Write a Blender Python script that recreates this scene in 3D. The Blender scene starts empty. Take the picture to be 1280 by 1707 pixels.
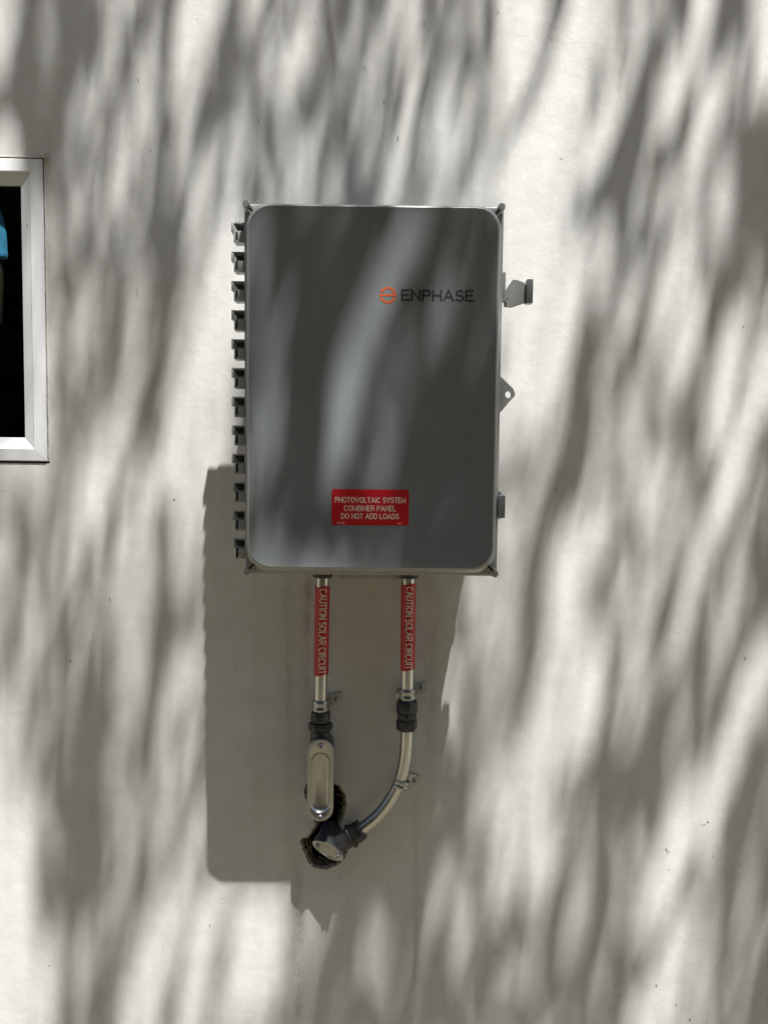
import bpy, bmesh, math, random
from mathutils import Vector, Matrix
from mathutils.geometry import delaunay_2d_cdt

# ------------------------------------------------------------------ camera, sky, sun, exposure
sc = bpy.context.scene
C = sc.collection
RAD = math.radians

cam = bpy.data.cameras.new('camera')
cam.sensor_fit = 'VERTICAL'
cam.sensor_height = 36.0
cam.lens = 36.0 * 1282.0 / 1707.0
cam.clip_start = 0.02
cam.clip_end = 500.0
cam_ob = bpy.data.objects.new('camera', cam)
C.objects.link(cam_ob)
r_ = Vector((0.999905, -0.005046, 0.012804))
u_ = Vector((-0.012454, 0.064151, 0.997863))
f_ = Vector((0.005857, 0.997927, -0.064082))
m = Matrix((r_, u_, -f_)).transposed().to_4x4()
m.translation = Vector((0.0113101, -1.16909933, 1.50389793))
cam_ob.matrix_world = m
sc.camera = cam_ob

SUN = Vector((0.16607818, -0.29923996, 0.93961348))      # towards the sun
E1 = Vector((0.87436342, 0.4852717, 0.0))
E2 = Vector((-0.45596782, 0.82156365, 0.34223751))

world = bpy.data.worlds.new('World')
sc.world = world
world.use_nodes = True
nt = world.node_tree
bg = nt.nodes['Background']
sky = nt.nodes.new('ShaderNodeTexSky')
sky.sky_type = 'NISHITA'
sky.sun_disc = False
sky.dust_density = 3.0
sky.sun_elevation = math.asin(SUN.z)
sky.sun_rotation = math.atan2(SUN.x, SUN.y)
nt.links.new(sky.outputs[0], bg.inputs[0])
bg.inputs[1].default_value = 0.05

sun = bpy.data.lights.new('sun', 'SUN')
sun.energy = 5.0
sun.angle = RAD(0.53)
sun.color = (1.0, 0.985, 0.955)
sun_ob = bpy.data.objects.new('sun', sun)
C.objects.link(sun_ob)
sun_ob.rotation_mode = 'QUATERNION'
sun_ob.rotation_quaternion = SUN.to_track_quat('Z', 'Y')
sun_ob.location = SUN * 30

sc.cycles.max_bounces = 6
sc.cycles.diffuse_bounces = 3
sc.cycles.glossy_bounces = 3
sc.cycles.transmission_bounces = 4
sc.cycles.transparent_max_bounces = 6
vs = sc.view_settings
vs.view_transform = 'Standard'
vs.look = 'None'
vs.gamma = 1.0
vs.use_curve_mapping = False
vs.exposure = 1.5

# ------------------------------------------------------------------ materials
def new_mat(name):
    m = bpy.data.materials.new(name)
    m.use_nodes = True
    t = m.node_tree
    return m, t, t.nodes['Principled BSDF']

def N(t, kind, **kw):
    n = t.nodes.new(kind)
    for k, v in kw.items():
        if k.startswith('in_'):
            n.inputs[k[3:].replace('_', ' ')].default_value = v
        else:
            setattr(n, k, v)
    return n

def noise(t, scale, detail=4, rough=.55, vec=None, dist=0.0):
    n = N(t, 'ShaderNodeTexNoise')
    n.inputs['Scale'].default_value = scale
    n.inputs['Detail'].default_value = detail
    n.inputs['Roughness'].default_value = rough
    n.inputs['Distortion'].default_value = dist
    if vec is not None:
        t.links.new(vec, n.inputs['Vector'])
    return n

def ramp(t, fac, stops):
    n = N(t, 'ShaderNodeValToRGB')
    e = n.color_ramp.elements
    while len(e) > len(stops):
        e.remove(e[-1])
    while len(e) < len(stops):
        e.new(1.0)
    for el, (p, c) in zip(e, stops):
        el.position = p
        el.color = (*c, 1.0) if len(c) == 3 else c
    t.links.new(fac, n.inputs[0])
    return n

def coords(t, scale=(1, 1, 1)):
    g = N(t, 'ShaderNodeNewGeometry')
    mp = N(t, 'ShaderNodeMapping')
    mp.inputs['Scale'].default_value = scale
    t.links.new(g.outputs['Position'], mp.inputs['Vector'])
    return mp.outputs[0]

def bump(t, p, height, strength, dist, prev=None):
    b = N(t, 'ShaderNodeBump')
    b.inputs['Strength'].default_value = strength
    b.inputs['Distance'].default_value = dist
    t.links.new(height, b.inputs['Height'])
    if prev is not None:
        t.links.new(prev, b.inputs['Normal'])
    t.links.new(b.outputs[0], p.inputs['Normal'])
    return b.outputs[0]

def plain(name, col, rough=.5, metal=0.0, spec=.5, var=.12, vscale=30, bscale=400, bstr=.05, bdist=.001, stretch=(1, 1, 1)):
    m, t, p = new_mat(name)
    v = coords(t, stretch)
    n = noise(t, vscale, 5, .6, v)
    lo = [c * (1 - var) for c in col]
    hi = [min(1, c * (1 + var)) for c in col]
    r = ramp(t, n.outputs[0], [(.3, lo), (.7, hi)])
    t.links.new(r.outputs[0], p.inputs['Base Color'])
    p.inputs['Metallic'].default_value = metal
    p.inputs['Specular IOR Level'].default_value = spec
    n2 = noise(t, vscale * 2.3, 4, .6, v)
    mr = N(t, 'ShaderNodeMapRange')
    mr.inputs['To Min'].default_value = max(.02, rough - .1)
    mr.inputs['To Max'].default_value = min(1, rough + .1)
    t.links.new(n2.outputs[0], mr.inputs['Value'])
    t.links.new(mr.outputs[0], p.inputs['Roughness'])
    n3 = noise(t, bscale, 3, .6, v)
    bump(t, p, n3.outputs[0], bstr, bdist)
    return m

M = {}
# painted smooth stucco: broad trowel waves, fine sand, faint grime
m, t, p = new_mat('stucco')
v = coords(t)
vst = coords(t, (1.0, 1.0, .35))
big = noise(t, 3.0, 3, .55, v)
col = ramp(t, big.outputs[0], [(.3, (.553, .553, .536)), (.72, (.612, .612, .597))])
mott = noise(t, 26, 4, .65, v)
mx = N(t, 'ShaderNodeMixRGB', blend_type='MULTIPLY')
mx.inputs[0].default_value = 1.0
mr = ramp(t, mott.outputs[0], [(.25, (.90, .893, .88)), (.6, (1, 1, 1))])
t.links.new(col.outputs[0], mx.inputs[1]); t.links.new(mr.outputs[0], mx.inputs[2])
# thin vertical rain streaks
stv = coords(t, (38, 38, .8))
stn = noise(t, 1.0, 3, .6, stv)
mr2 = ramp(t, stn.outputs[0], [(.28, (.95, .945, .93)), (.5, (1, 1, 1))])
mx2 = N(t, 'ShaderNodeMixRGB', blend_type='MULTIPLY')
mx2.inputs[0].default_value = 1.0
t.links.new(mx.outputs[0], mx2.inputs[1]); t.links.new(mr2.outputs[0], mx2.inputs[2])
# soft run-off stains below the box, each its own vertical band
gpos = N(t, 'ShaderNodeNewGeometry')
sxyz = N(t, 'ShaderNodeSeparateXYZ'); t.links.new(gpos.outputs['Position'], sxyz.inputs[0])
def mth(op, a, b=None):
    n = N(t, 'ShaderNodeMath', operation=op)
    for k, q in enumerate((a, b)):
        if q is None:
            continue
        if isinstance(q, (int, float)):
            n.inputs[k].default_value = q
        else:
            t.links.new(q, n.inputs[k])
    return n.outputs[0]
wob = noise(t, 9, 2, .6, v)
xw = mth('ADD', sxyz.outputs[0], mth('MULTIPLY', mth('SUBTRACT', wob.outputs[0], .5), .03))
tot = None
for bx_, bw_, zt_, zb_, am_ in ((-.0955, .006, 1.36, .98, .8), (-.127, .004, 1.36, 1.0, .55), (.093, .010, 1.36, .95, .7), (.077, .005, 1.02, .58, .6), (-.108, .008, .90, .58, .75), (-.02, .02, 1.36, 1.25, .35), (-.07, .05, .90, .80, .35), (-.489, .012, 1.99, 1.44, .6)):
    g_ = mth('DIVIDE', mth('SUBTRACT', xw, bx_), bw_)
    g_ = mth('POWER', 2.718, mth('MULTIPLY', mth('MULTIPLY', g_, g_), -1.0))
    up = N(t, 'ShaderNodeMapRange', interpolation_type='SMOOTHSTEP'); t.links.new(sxyz.outputs[2], up.inputs['Value'])
    up.inputs['From Min'].default_value = zb_; up.inputs['From Max'].default_value = zb_ + .12
    dn = N(t, 'ShaderNodeMapRange', interpolation_type='SMOOTHSTEP'); t.links.new(sxyz.outputs[2], dn.inputs['Value'])
    dn.inputs['From Min'].default_value = zt_ - .05; dn.inputs['From Max'].default_value = zt_
    dn.inputs['To Min'].default_value = 1.0; dn.inputs['To Max'].default_value = 0.0
    g_ = mth('MULTIPLY', mth('MULTIPLY', g_, up.outputs[0]), mth('MULTIPLY', dn.outputs[0], am_))
    tot = g_ if tot is None else mth('ADD', tot, g_)
brk = noise(t, 70, 3, .7, coords(t, (1, 1, .3)))
brr = ramp(t, brk.outputs[0], [(.35, (0, 0, 0)), (.7, (1, 1, 1))])
stain = mth('MULTIPLY', mth('MULTIPLY', tot, brr.outputs[0]), .5)
mxs = N(t, 'ShaderNodeMixRGB'); mxs.inputs[2].default_value = (.2, .18, .14, 1)
t.links.new(stain, mxs.inputs[0]); t.links.new(mx2.outputs[0], mxs.inputs[1])
mx2 = mxs
# sparse dark specks
vo = N(t, 'ShaderNodeTexVoronoi')
vo.inputs['Scale'].default_value = 34
t.links.new(v, vo.inputs['Vector'])
ls = N(t, 'ShaderNodeMath', operation='LESS_THAN'); ls.inputs[1].default_value = .035
t.links.new(vo.outputs['Distance'], ls.inputs[0])
sep = N(t, 'ShaderNodeSeparateColor'); t.links.new(vo.outputs['Color'], sep.inputs[0])
ls2 = N(t, 'ShaderNodeMath', operation='LESS_THAN'); ls2.inputs[1].default_value = .16
t.links.new(sep.outputs[0], ls2.inputs[0])
mm = N(t, 'ShaderNodeMath', operation='MULTIPLY'); t.links.new(ls.outputs[0], mm.inputs[0]); t.links.new(ls2.outputs[0], mm.inputs[1])
mx3 = N(t, 'ShaderNodeMixRGB'); mx3.inputs[2].default_value = (.22, .2, .17, 1)
t.links.new(mm.outputs[0], mx3.inputs[0]); t.links.new(mx2.outputs[0], mx3.inputs[1])
t.links.new(mx3.outputs[0], p.inputs['Base Color'])
p.inputs['Roughness'].default_value = .55
p.inputs['Specular IOR Level'].default_value = .35
b1 = noise(t, 5.5, 2, .5, vst)
b2 = noise(t, 42, 3, .6, v)
b3 = noise(t, 520, 1, .6, v)
hgt = mth('ADD', mth('ADD', mth('MULTIPLY', b1.outputs[0], .0034), mth('MULTIPLY', b2.outputs[0], .0005)), mth('MULTIPLY', b3.outputs[0], .00011))
bump(t, p, hgt, 1.0, 1.0)
M['stucco'] = m

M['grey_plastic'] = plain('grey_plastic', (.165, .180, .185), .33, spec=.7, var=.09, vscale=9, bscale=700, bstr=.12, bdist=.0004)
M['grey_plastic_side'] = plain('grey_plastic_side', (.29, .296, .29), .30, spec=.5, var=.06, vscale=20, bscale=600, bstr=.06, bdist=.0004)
M['sunlit_plastic'] = plain('sunlit_flap_plastic', (.33, .335, .33), .45, spec=.4, var=.1, vscale=60, bscale=500, bstr=.1, bdist=.0005)  # latch flap plastic, lightened so the sun on it sits in the colour
M['steel'] = plain('galvanised_steel', (.58, .59, .59), .34, 1.0, var=.08, vscale=40, bscale=300, bstr=.015, bdist=.0005, stretch=(1, 1, .25))
M['zinc'] = plain('zinc_plate', (.40, .41, .42), .38, 1.0, var=.25, vscale=120, bscale=350, bstr=.15, bdist=.0006)
M['cover_metal'] = plain('stamped_cover', (.35, .355, .355), .33, 1.0, var=.12, vscale=50, bscale=500, bstr=.06, bdist=.0004)
M['charcoal'] = plain('charcoal_fitting', (.026, .027, .029), .42, var=.25, vscale=80, bscale=400, bstr=.1)
M['dark_body'] = plain('dark_grey_body', (.045, .047, .05), .4, var=.2, vscale=60, bscale=500, bstr=.12)
M['red'] = plain('red_label', (.46, .012, .02), .34, var=.10, vscale=40, bscale=90, bstr=.25, bdist=.0006)
M['cream_ink'] = plain('cream_ink', (.74, .68, .58), .5, var=.05, vscale=60, bstr=.0)
M['charcoal_ink'] = plain('charcoal_ink', (.016, .019, .023), .5, var=.05, bstr=.0)
M['orange_ink'] = plain('orange_ink', (.45, .062, .007), .5, var=.05, bstr=.0)
M['vinyl'] = plain('white_vinyl', (.62, .625, .63), .38, var=.035, vscale=14, bscale=300, bstr=.03)
M['sealant'] = plain('sealant', (.52, .49, .43), .6, var=.15, vscale=70, bscale=120, bstr=.4, bdist=.001)
M['mortar'] = plain('broken_mortar', (.10, .088, .07), .9, spec=.2, var=.6, vscale=160, bscale=260, bstr=.9, bdist=.004)
M['render_core'] = plain('render_core', (.25, .23, .19), .95, spec=.1, var=.35, vscale=220, bscale=300, bstr=.9, bdist=.003)
M['tar_paper'] = plain('tar_paper', (.012, .011, .010), .9, spec=.1, var=.4, vscale=90, bscale=150, bstr=.6, bdist=.003)
M['wire'] = plain('lath_wire', (.16, .13, .10), .5, .7, var=.4, vscale=200)
M['speck'] = plain('dirt', (.055, .046, .036), .9, spec=.1, var=.5, vscale=200)
M['dark_room'] = plain('dark_room', (.012, .012, .011), .9, spec=.1, var=.3)
M['blue_cloth'] = plain('blue_cloth', (.07, .27, .50), .85, spec=.1, var=.18, vscale=35, bscale=900, bstr=.3, bdist=.0006)
M['tan_strip'] = plain('tan_strip', (.035, .032, .022), .7, spec=.2, var=.2)
M['bark'] = plain('bark', (.11, .085, .065), .9, spec=.1, var=.4, vscale=25, bscale=40, bstr=.9, bdist=.01, stretch=(1, 1, .25))
M['roofing'] = plain('roofing', (.2, .19, .18), .9, spec=.1)

def leaf_mat(name, c0, c1):
    m, t, p = new_mat(name)
    v = coords(t)
    n = noise(t, 3.0, 4, .6, v)
    r = ramp(t, n.outputs[0], [(.3, c0), (.7, c1)])
    t.links.new(r.outputs[0], p.inputs['Base Color'])
    p.inputs['Roughness'].default_value = .5
    p.inputs['Specular IOR Level'].default_value = .3
    return m
M['leaf'] = leaf_mat('leaf', (.035, .06, .018), (.075, .11, .035))
M['hedge_leaf'] = leaf_mat('hedge_leaf', (.02, .04, .012), (.055, .09, .028))

m, t, p = new_mat('window_glass')
out = t.nodes['Material Output']
t.nodes.remove(p)
fr = N(t, 'ShaderNodeFresnel'); fr.inputs[0].default_value = 1.5
tr = N(t, 'ShaderNodeBsdfTransparent'); tr.inputs[0].default_value = (.8, .84, .82, 1)
gl = N(t, 'ShaderNodeBsdfGlossy'); gl.inputs['Roughness'].default_value = .01
ms = N(t, 'ShaderNodeMixShader')
gb = N(t, 'ShaderNodeNewGeometry')
fm = N(t, 'ShaderNodeMath', operation='SUBTRACT'); fm.inputs[0].default_value = 1.0
t.links.new(gb.outputs['Backfacing'], fm.inputs[1])
fx = N(t, 'ShaderNodeMath', operation='MULTIPLY')          # a thin sheet mirrors at its front face only
t.links.new(fr.outputs[0], fx.inputs[0]); t.links.new(fm.outputs[0], fx.inputs[1])
t.links.new(fx.outputs[0], ms.inputs[0]); t.links.new(tr.outputs[0], ms.inputs[1]); t.links.new(gl.outputs[0], ms.inputs[2])
t.links.new(ms.outputs[0], out.inputs[0])
M['glass'] = m

m, t, p = new_mat('dry_ground')
v = coords(t)
n1 = noise(t, 1.3, 6, .6, v)
r1 = ramp(t, n1.outputs[0], [(.3, (.16, .14, .09)), (.7, (.26, .225, .148))])
n2 = noise(t, 60, 5, .7, v)
r2 = ramp(t, n2.outputs[0], [(.3, (.7, .68, .64)), (.7, (1, 1, 1))])
mx = N(t, 'ShaderNodeMixRGB', blend_type='MULTIPLY'); mx.inputs[0].default_value = 1
t.links.new(r1.outputs[0], mx.inputs[1]); t.links.new(r2.outputs[0], mx.inputs[2])
t.links.new(mx.outputs[0], p.inputs['Base Color'])
p.inputs['Roughness'].default_value = .95
bump(t, p, n2.outputs[0], .6, .02)
M['ground'] = m

# ------------------------------------------------------------------ building helpers
# shapes are given as (x, d, z): d is the distance in front of the wall face (wall face = 0)
def P(x, d, z):
    return Vector((x, -d, z))

def wloc(o):
    v = Vector((0, 0, 0))
    while o is not None:
        v += Vector(o.location)
        o = o.parent
    return v

def obj(name, bm, mat, parent=None, smooth=40, recalc=True):
    """bm holds world coordinates; the object's origin is moved to the middle of the mesh."""
    if recalc:
        bmesh.ops.recalc_face_normals(bm, faces=bm.faces[:])
    me = bpy.data.meshes.new(name)
    lo = Vector((1e9,) * 3); hi = Vector((-1e9,) * 3)
    for v in bm.verts:
        for k in range(3):
            lo[k] = min(lo[k], v.co[k]); hi[k] = max(hi[k], v.co[k])
    c = (lo + hi) / 2
    for v in bm.verts:
        v.co -= c
    bm.to_mesh(me)
    bm.free()
    mats = mat if isinstance(mat, (list, tuple)) else [mat]
    for q in mats:
        me.materials.append(M[q])
    if smooth:
        me.shade_smooth()
        me.set_sharp_from_angle(angle=RAD(smooth))
    o = bpy.data.objects.new(name, me)
    C.objects.link(o)
    o.location = c - (wloc(parent) if parent else Vector())
    o.parent = parent
    return o

def empty(name, loc, label, cat, group=None):
    o = bpy.data.objects.new(name, None)
    o.empty_display_size = .05
    C.objects.link(o)
    o.location = loc
    o['label'] = label
    o['category'] = cat
    if group:
        o['group'] = group
    return o

def box(bm, x0, x1, d0, d1, z0, z1, bev=0.0):
    vs_ = [bm.verts.new(P(x, d, z)) for x in (x0, x1) for d in (d0, d1) for z in (z0, z1)]
    fs = [bm.faces.new([vs_[i] for i in q]) for q in ((0, 1, 3, 2), (4, 6, 7, 5), (0, 4, 5, 1), (2, 3, 7, 6), (0, 2, 6, 4), (1, 5, 7, 3))]
    if bev:
        es = list({e for f in fs for e in f.edges})
        bmesh.ops.bevel(bm, geom=es, offset=bev, segments=2, affect='EDGES', profile=.5)

def loft(bm, rings, cap0=True, cap1=True, closed=True):
    """rings: lists of world points with equal counts"""
    R_ = [[bm.verts.new(q) for q in r] for r in rings]
    n = len(R_[0])
    for a, b in zip(R_[:-1], R_[1:]):
        for i in range(n if closed else n - 1):
            j = (i + 1) % n
            bm.faces.new((a[i], a[j], b[j], b[i]))
    if cap0:
        bm.faces.new(R_[0][::-1])
    if cap1:
        bm.faces.new(R_[-1])
    return R_

def rrect(x0, x1, z0, z1, r, d, seg=8):
    pts = []
    for cx, cz, a0 in ((x1 - r, z1 - r, 0), (x0 + r, z1 - r, 90), (x0 + r, z0 + r, 180), (x1 - r, z0 + r, 270)):
        for k in range(seg + 1):
            a = RAD(a0 + 90 * k / seg)
            pts.append(P(cx + r * math.cos(a), d, cz + r * math.sin(a)))
    return pts

def frame_dirs(t):
    t = t.normalized()
    a = Vector((0, 1, 0)) if abs(t.y) < .9 else Vector((1, 0, 0))
    s = t.cross(a).normalized()
    return s, s.cross(t).normalized()

def tube(bm, pts, r, seg=20, caps=True, a_off=0.0):
    pts = [Vector(q) for q in pts]
    rings = []
    s_prev = None
    for i, q in enumerate(pts):
        tdir = (pts[min(i + 1, len(pts) - 1)] - pts[max(i - 1, 0)]).normalized()
        if s_prev is None:
            s, w = frame_dirs(tdir)
        else:
            s = (s_prev - tdir * s_prev.dot(tdir)).normalized()
            w = s.cross(tdir).normalized()
        s_prev = s
        rr = r[i] if isinstance(r, (list, tuple)) else r
        rings.append([q + s * rr * math.cos(a_off + 2 * math.pi * k / seg) + w * rr * math.sin(a_off + 2 * math.pi * k / seg) for k in range(seg)])
    loft(bm, rings, caps, caps)

def lathe_along(bm, p0, p1, prof, seg=24, a_off=0.0):
    """prof: (fraction along p0->p1, radius)"""
    p0, p1 = Vector(p0), Vector(p1)
    s, w = frame_dirs(p1 - p0)
    rings = []
    for f, r in prof:
        q = p0.lerp(p1, f)
        rings.append([q + s * r * math.cos(a_off + 2 * math.pi * k / seg) + w * r * math.sin(a_off + 2 * math.pi * k / seg) for k in range(seg)])
    loft(bm, rings)

def prism(bm, poly, d0, d1, bev=0.0):
    rings = [[P(x, d, z) for x, z in poly] for d in (d0, d1)]
    n0 = len(bm.faces)
    loft(bm, rings)
    if bev:
        bm.faces.ensure_lookup_table()
        es = [e for e in bm.faces[-1].edges]
        bmesh.ops.bevel(bm, geom=es, offset=bev, segments=2, affect='EDGES', profile=.5)

def bm_new():
    return bmesh.new()

def screw(name, parent, c, n, r, mat='zinc', rot=.4):
    """pan-head cross-recess screw; c = centre of its seat, n = outward direction"""
    bm = bm_new()
    n = Vector(n).normalized(); c = Vector(c)
    lathe_along(bm, c, c + n * r * .8, [(0, r), (.35, r), (.75, r * .8), (1, r * .5)], 16)
    for f in bm.faces:
        f.material_index = 0
    s, w = frame_dirs(n)
    for a in (rot, rot + math.pi / 2):
        e = s * math.cos(a) + w * math.sin(a)
        g = n.cross(e)
        q = [c + n * r * .82 + e * sx * r * .62 + g * sy * r * .13 for sx, sy in ((-1, -1), (1, -1), (1, 1), (-1, 1))]
        k = .01 * r if a > rot else 0
        f = bm.faces.new([bm.verts.new(x + n * k) for x in q])
        f.material_index = 1
    return obj(name, bm, [mat, 'charcoal_ink'], parent)

# ------------------------------------------------------------------ stroke lettering (flat print)
def arc(cx, cy, rx, ry, a0, a1, n=12):
    return [(cx + rx * math.cos(RAD(a0 + (a1 - a0) * k / n)), cy + ry * math.sin(RAD(a0 + (a1 - a0) * k / n))) for k in range(n + 1)]

GL = {
 'A': (.74, [[(0, 0), (.5, 1), (1, 0)], [(.19, .34), (.81, .34)]]),
 'B': (.60, [[(0, 0), (0, 1), (.55, 1)] + arc(.55, .76, .38, .24, 90, -90) + [(0, .52)], [(.02, .52), (.58, .52)] + arc(.58, .26, .42, .26, 90, -90) + [(0, 0)]]),
 'C': (.68, [arc(.52, .5, .52, .5, 48, 312, 22)]),
 'D': (.66, [[(0, 0), (0, 1), (.42, 1)] + arc(.42, .5, .58, .5, 90, -90, 16) + [(0, 0)]]),
 'E': (.54, [[(1, 1), (0, 1), (0, 0), (1, 0)], [(.02, .52), (.86, .52)]]),
 'H': (.66, [[(0, 0), (0, 1)], [(1, 0), (1, 1)], [(0, .51), (1, .51)]]),
 'I': (.10, [[(.5, 0), (.5, 1)]]),
 'L': (.50, [[(0, 1), (0, 0), (1, 0)]]),
 'M': (.78, [[(0, 0), (0, 1), (.5, .1), (1, 1), (1, 0)]]),
 'N': (.66, [[(0, 0), (0, 1), (1, 0), (1, 1)]]),
 'O': (.76, [arc(.5, .5, .5, .5, 90, 450, 30)]),
 'P': (.58, [[(0, 0), (0, 1), (.6, 1)] + arc(.6, .73, .4, .27, 90, -90) + [(0, .46)]]),
 'R': (.62, [[(0, 0), (0, 1), (.58, 1)] + arc(.58, .74, .4, .26, 90, -90) + [(0, .48)], [(.5, .48), (1, 0)]]),
 'S': (.58, [arc(.5, .745, .46, .255, 35, 180, 10) + arc(.5, .745, .46, .245, 190, 262, 5) + arc(.5, .255, .5, .25, 80, -20, 7) + arc(.5, .255, .5, .255, -30, -148, 9)]),
 'T': (.60, [[(0, 1), (1, 1)], [(.5, 1), (.5, 0)]]),
 'U': (.64, [[(0, 1), (0, .36)] + arc(.5, .36, .5, .36, 180, 360, 14) + [(1, 1)]]),
 'V': (.70, [[(0, 1), (.5, 0), (1, 1)]]),
 'Y': (.68, [[(0, 1), (.5, .48), (1, 1)], [(.5, .48), (.5, 0)]]),
}

def text_lines(txt, length, height, gap=.2, space=.34):
    """polylines in (s, h); scaled so that the text spans `length`"""
    x = 0.0
    out = []
    for ch in txt:
        if ch == ' ':
            x += space
            continue
        w, pl = GL[ch]
        for l in pl:
            out.append([(x + a * w, b) for a, b in l])
        x += w + gap
    x -= gap
    return [[(a * length / x, b * height) for a, b in l] for l in out]

def ribbons(bm, lines, width, place, maxseg=None, lift0=0.0, mi=0):
    """place(s, h, lift) -> world point. every stroke lies a hair above the one before"""
    k = 0
    for l in lines:
        if maxseg:
            l2 = [l[0]]
            for a, b in zip(l[:-1], l[1:]):
                n = max(1, int(math.ceil(math.hypot(b[0] - a[0], b[1] - a[1]) / maxseg)))
                l2 += [(a[0] + (b[0] - a[0]) * i / n, a[1] + (b[1] - a[1]) * i / n) for i in range(1, n + 1)]
            l = l2
        l = [Vector(q) for q in l]
        closed = (l[0] - l[-1]).length < 1e-6
        # stretch open ends by half a stroke so that corners fill up
        if not closed:
            l[0] = l[0] - (l[1] - l[0]).normalized() * width * .42
            l[-1] = l[-1] + (l[-1] - l[-2]).normalized() * width * .42
        L_, R2 = [], []
        n = len(l)
        for i, q in enumerate(l):
            if closed:
                a = l[(i - 1) % (n - 1)]; b = l[(i + 1) % (n - 1)] if i < n - 1 else l[1]
            else:
                a = l[max(i - 1, 0)]; b = l[min(i + 1, n - 1)]
            d1 = (q - a).normalized() if (q - a).length > 1e-9 else (b - q).normalized()
            d2 = (b - q).normalized() if (b - q).length > 1e-9 else d1
            n1 = Vector((-d1.y, d1.x)); n2 = Vector((-d2.y, d2.x))
            mi_ = (n1 + n2)
            if mi_.length < 1e-6:
                mi_ = n1
            mi_.normalize()
            k2 = 1 / max(.45, mi_.dot(n1))
            L_.append(q + mi_ * width * .5 * k2); R2.append(q - mi_ * width * .5 * k2)
        lift = lift0 + (k % 7) * 6e-6
        k += 1
        A = [bm.verts.new(place(q.x, q.y, lift)) for q in L_]
        B = [bm.verts.new(place(q.x, q.y, lift)) for q in R2]
        for i in range(n - 1):
            f = bm.faces.new((A[i], B[i], B[i + 1], A[i + 1]))
            f.material_index = mi

# ------------------------------------------------------------------ ground
bm = bm_new()
bmesh.ops.create_grid(bm, x_segments=40, y_segments=40, size=60)
ground = obj('ground', bm, 'ground', smooth=0)
ground.location = (0, -20, 0)
ground['kind'] = 'structure'

# ------------------------------------------------------------------ house: wall with a window opening and a broken hole
rnd = random.Random(11)
house = empty('house', (0, .1, 0), 'off-white smooth stucco house wall dappled with leaf shadows, white window at left', 'house')
HOLE = [(-.0549, 1.004), (-.0446, 1.0003), (-.036, .986), (-.0331, .9697), (-.0376, .9523), (-.0441, .9407), (-.0411, .9233), (-.0314, .8963), (-.0369, .8827), (-.05, .8709), (-.0669, .8649), (-.0829, .8676), (-.0933, .8772), (-.101, .8937), (-.1067, .911), (-.103, .9159), (-.0936, .918), (-.089, .9277), (-.0834, .9354), (-.0825, .9403), (-.091, .9556), (-.0967, .971), (-.1015, .9901), (-.0979, 1.0026), (-.0792, 1.0095)]
fine = []
for i, a in enumerate(HOLE):
    b = HOLE[(i + 1) % len(HOLE)]
    for k in range(4):
        f = k / 4
        j = .0011 if k else .0006
        fine.append((a[0] + (b[0] - a[0]) * f + rnd.uniform(-j, j), a[1] + (b[1] - a[1]) * f + rnd.uniform(-j, j)))
HOLE = fine
WX0, WX1, WZ0, WZ1 = -1.42, -.4885, 1.4962, 1.9472        # opening
rect = [(-4, 0), (4, 0), (4, 3.4), (-4, 3.4)]
opn = [(WX0, WZ0), (WX1, WZ0), (WX1, WZ1), (WX0, WZ1)]

bm = bm_new()
loops = []
for poly in (rect, opn, HOLE):
    vs_ = [bm.verts.new(P(x, 0, z)) for x, z in poly]
    loops.append(vs_)
es = []
for vs_ in loops:
    for i in range(len(vs_)):
        es.append(bm.edges.new((vs_[i], vs_[(i + 1) % len(vs_)])))
bmesh.ops.triangle_fill(bm, use_beauty=True, use_dissolve=False, edges=es, normal=(0, -1, 0))
for f in bm.faces:
    f.normal_update()
    if f.normal.y > 0:
        f.normal_flip()
TH = .2
back = {}
def thick(loop, depth, flip):
    b = [bm.verts.new(v.co + Vector((0, depth, 0))) for v in loop]
    n = len(loop)
    for i in range(n):
        j = (i + 1) % n
        bm.faces.new((loop[i], loop[j], b[j], b[i]) if flip else (loop[j], loop[i], b[i], b[j]))
thick(loops[1], TH, True)
thick(loops[0], TH, False)
wall = obj('wall', bm, 'stucco', house, smooth=0, recalc=False)

# mortar lip and the cavity behind the hole
cxh, czh = -.066, .93
def shrink(poly, k, j, d, rr):
    out = []
    n = len(poly)
    for i, (x, z) in enumerate(poly):
        a = poly[i - 2]; b = poly[(i + 2) % n]
        tx, tz = b[0] - a[0], b[1] - a[1]
        L = math.hypot(tx, tz) + 1e-9
        nx, nz = -tz / L, tx / L                # inward for this winding
        s = k + rr.uniform(-j, j)
        out.append(P(x - nx * s * SGN, d + rr.uniform(-j, j) * .5, z - nz * s * SGN))
    return out
area = sum(HOLE[i][0] * HOLE[(i + 1) % len(HOLE)][1] - HOLE[(i + 1) % len(HOLE)][0] * HOLE[i][1] for i in range(len(HOLE)))
SGN = -1 if area > 0 else 1
bm = bm_new()
rr = random.Random(3)
r0 = [P(x, -.0004, z) for x, z in HOLE]
ra = shrink(HOLE, .0034, .0014, -.0035, rr)
loft(bm, [r0, shrink(HOLE, .0014, .0008, -.0014, rr), ra], False, False)
obj('broken_stucco_edge', bm, 'render_core', wall, smooth=0)
bm = bm_new()
loft(bm, [[q + Vector((0, .0001, 0)) for q in ra], shrink(HOLE, .0042, .0014, -.008, rr), shrink(HOLE, .0062, .0022, -.012, rr), shrink(HOLE, .0075, .0022, -.02, rr)], False, False)
obj('broken_mortar_edge', bm, 'mortar', wall, smooth=0)
bm = bm_new()
loft(bm, [shrink(HOLE, .0062, .001, -.019, rr), shrink(HOLE, -.006, .001, -.05, rr), shrink(HOLE, -.006, .001, -.09, rr)], False, True)
obj('hole_cavity', bm, 'tar_paper', wall, smooth=0)
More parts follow.
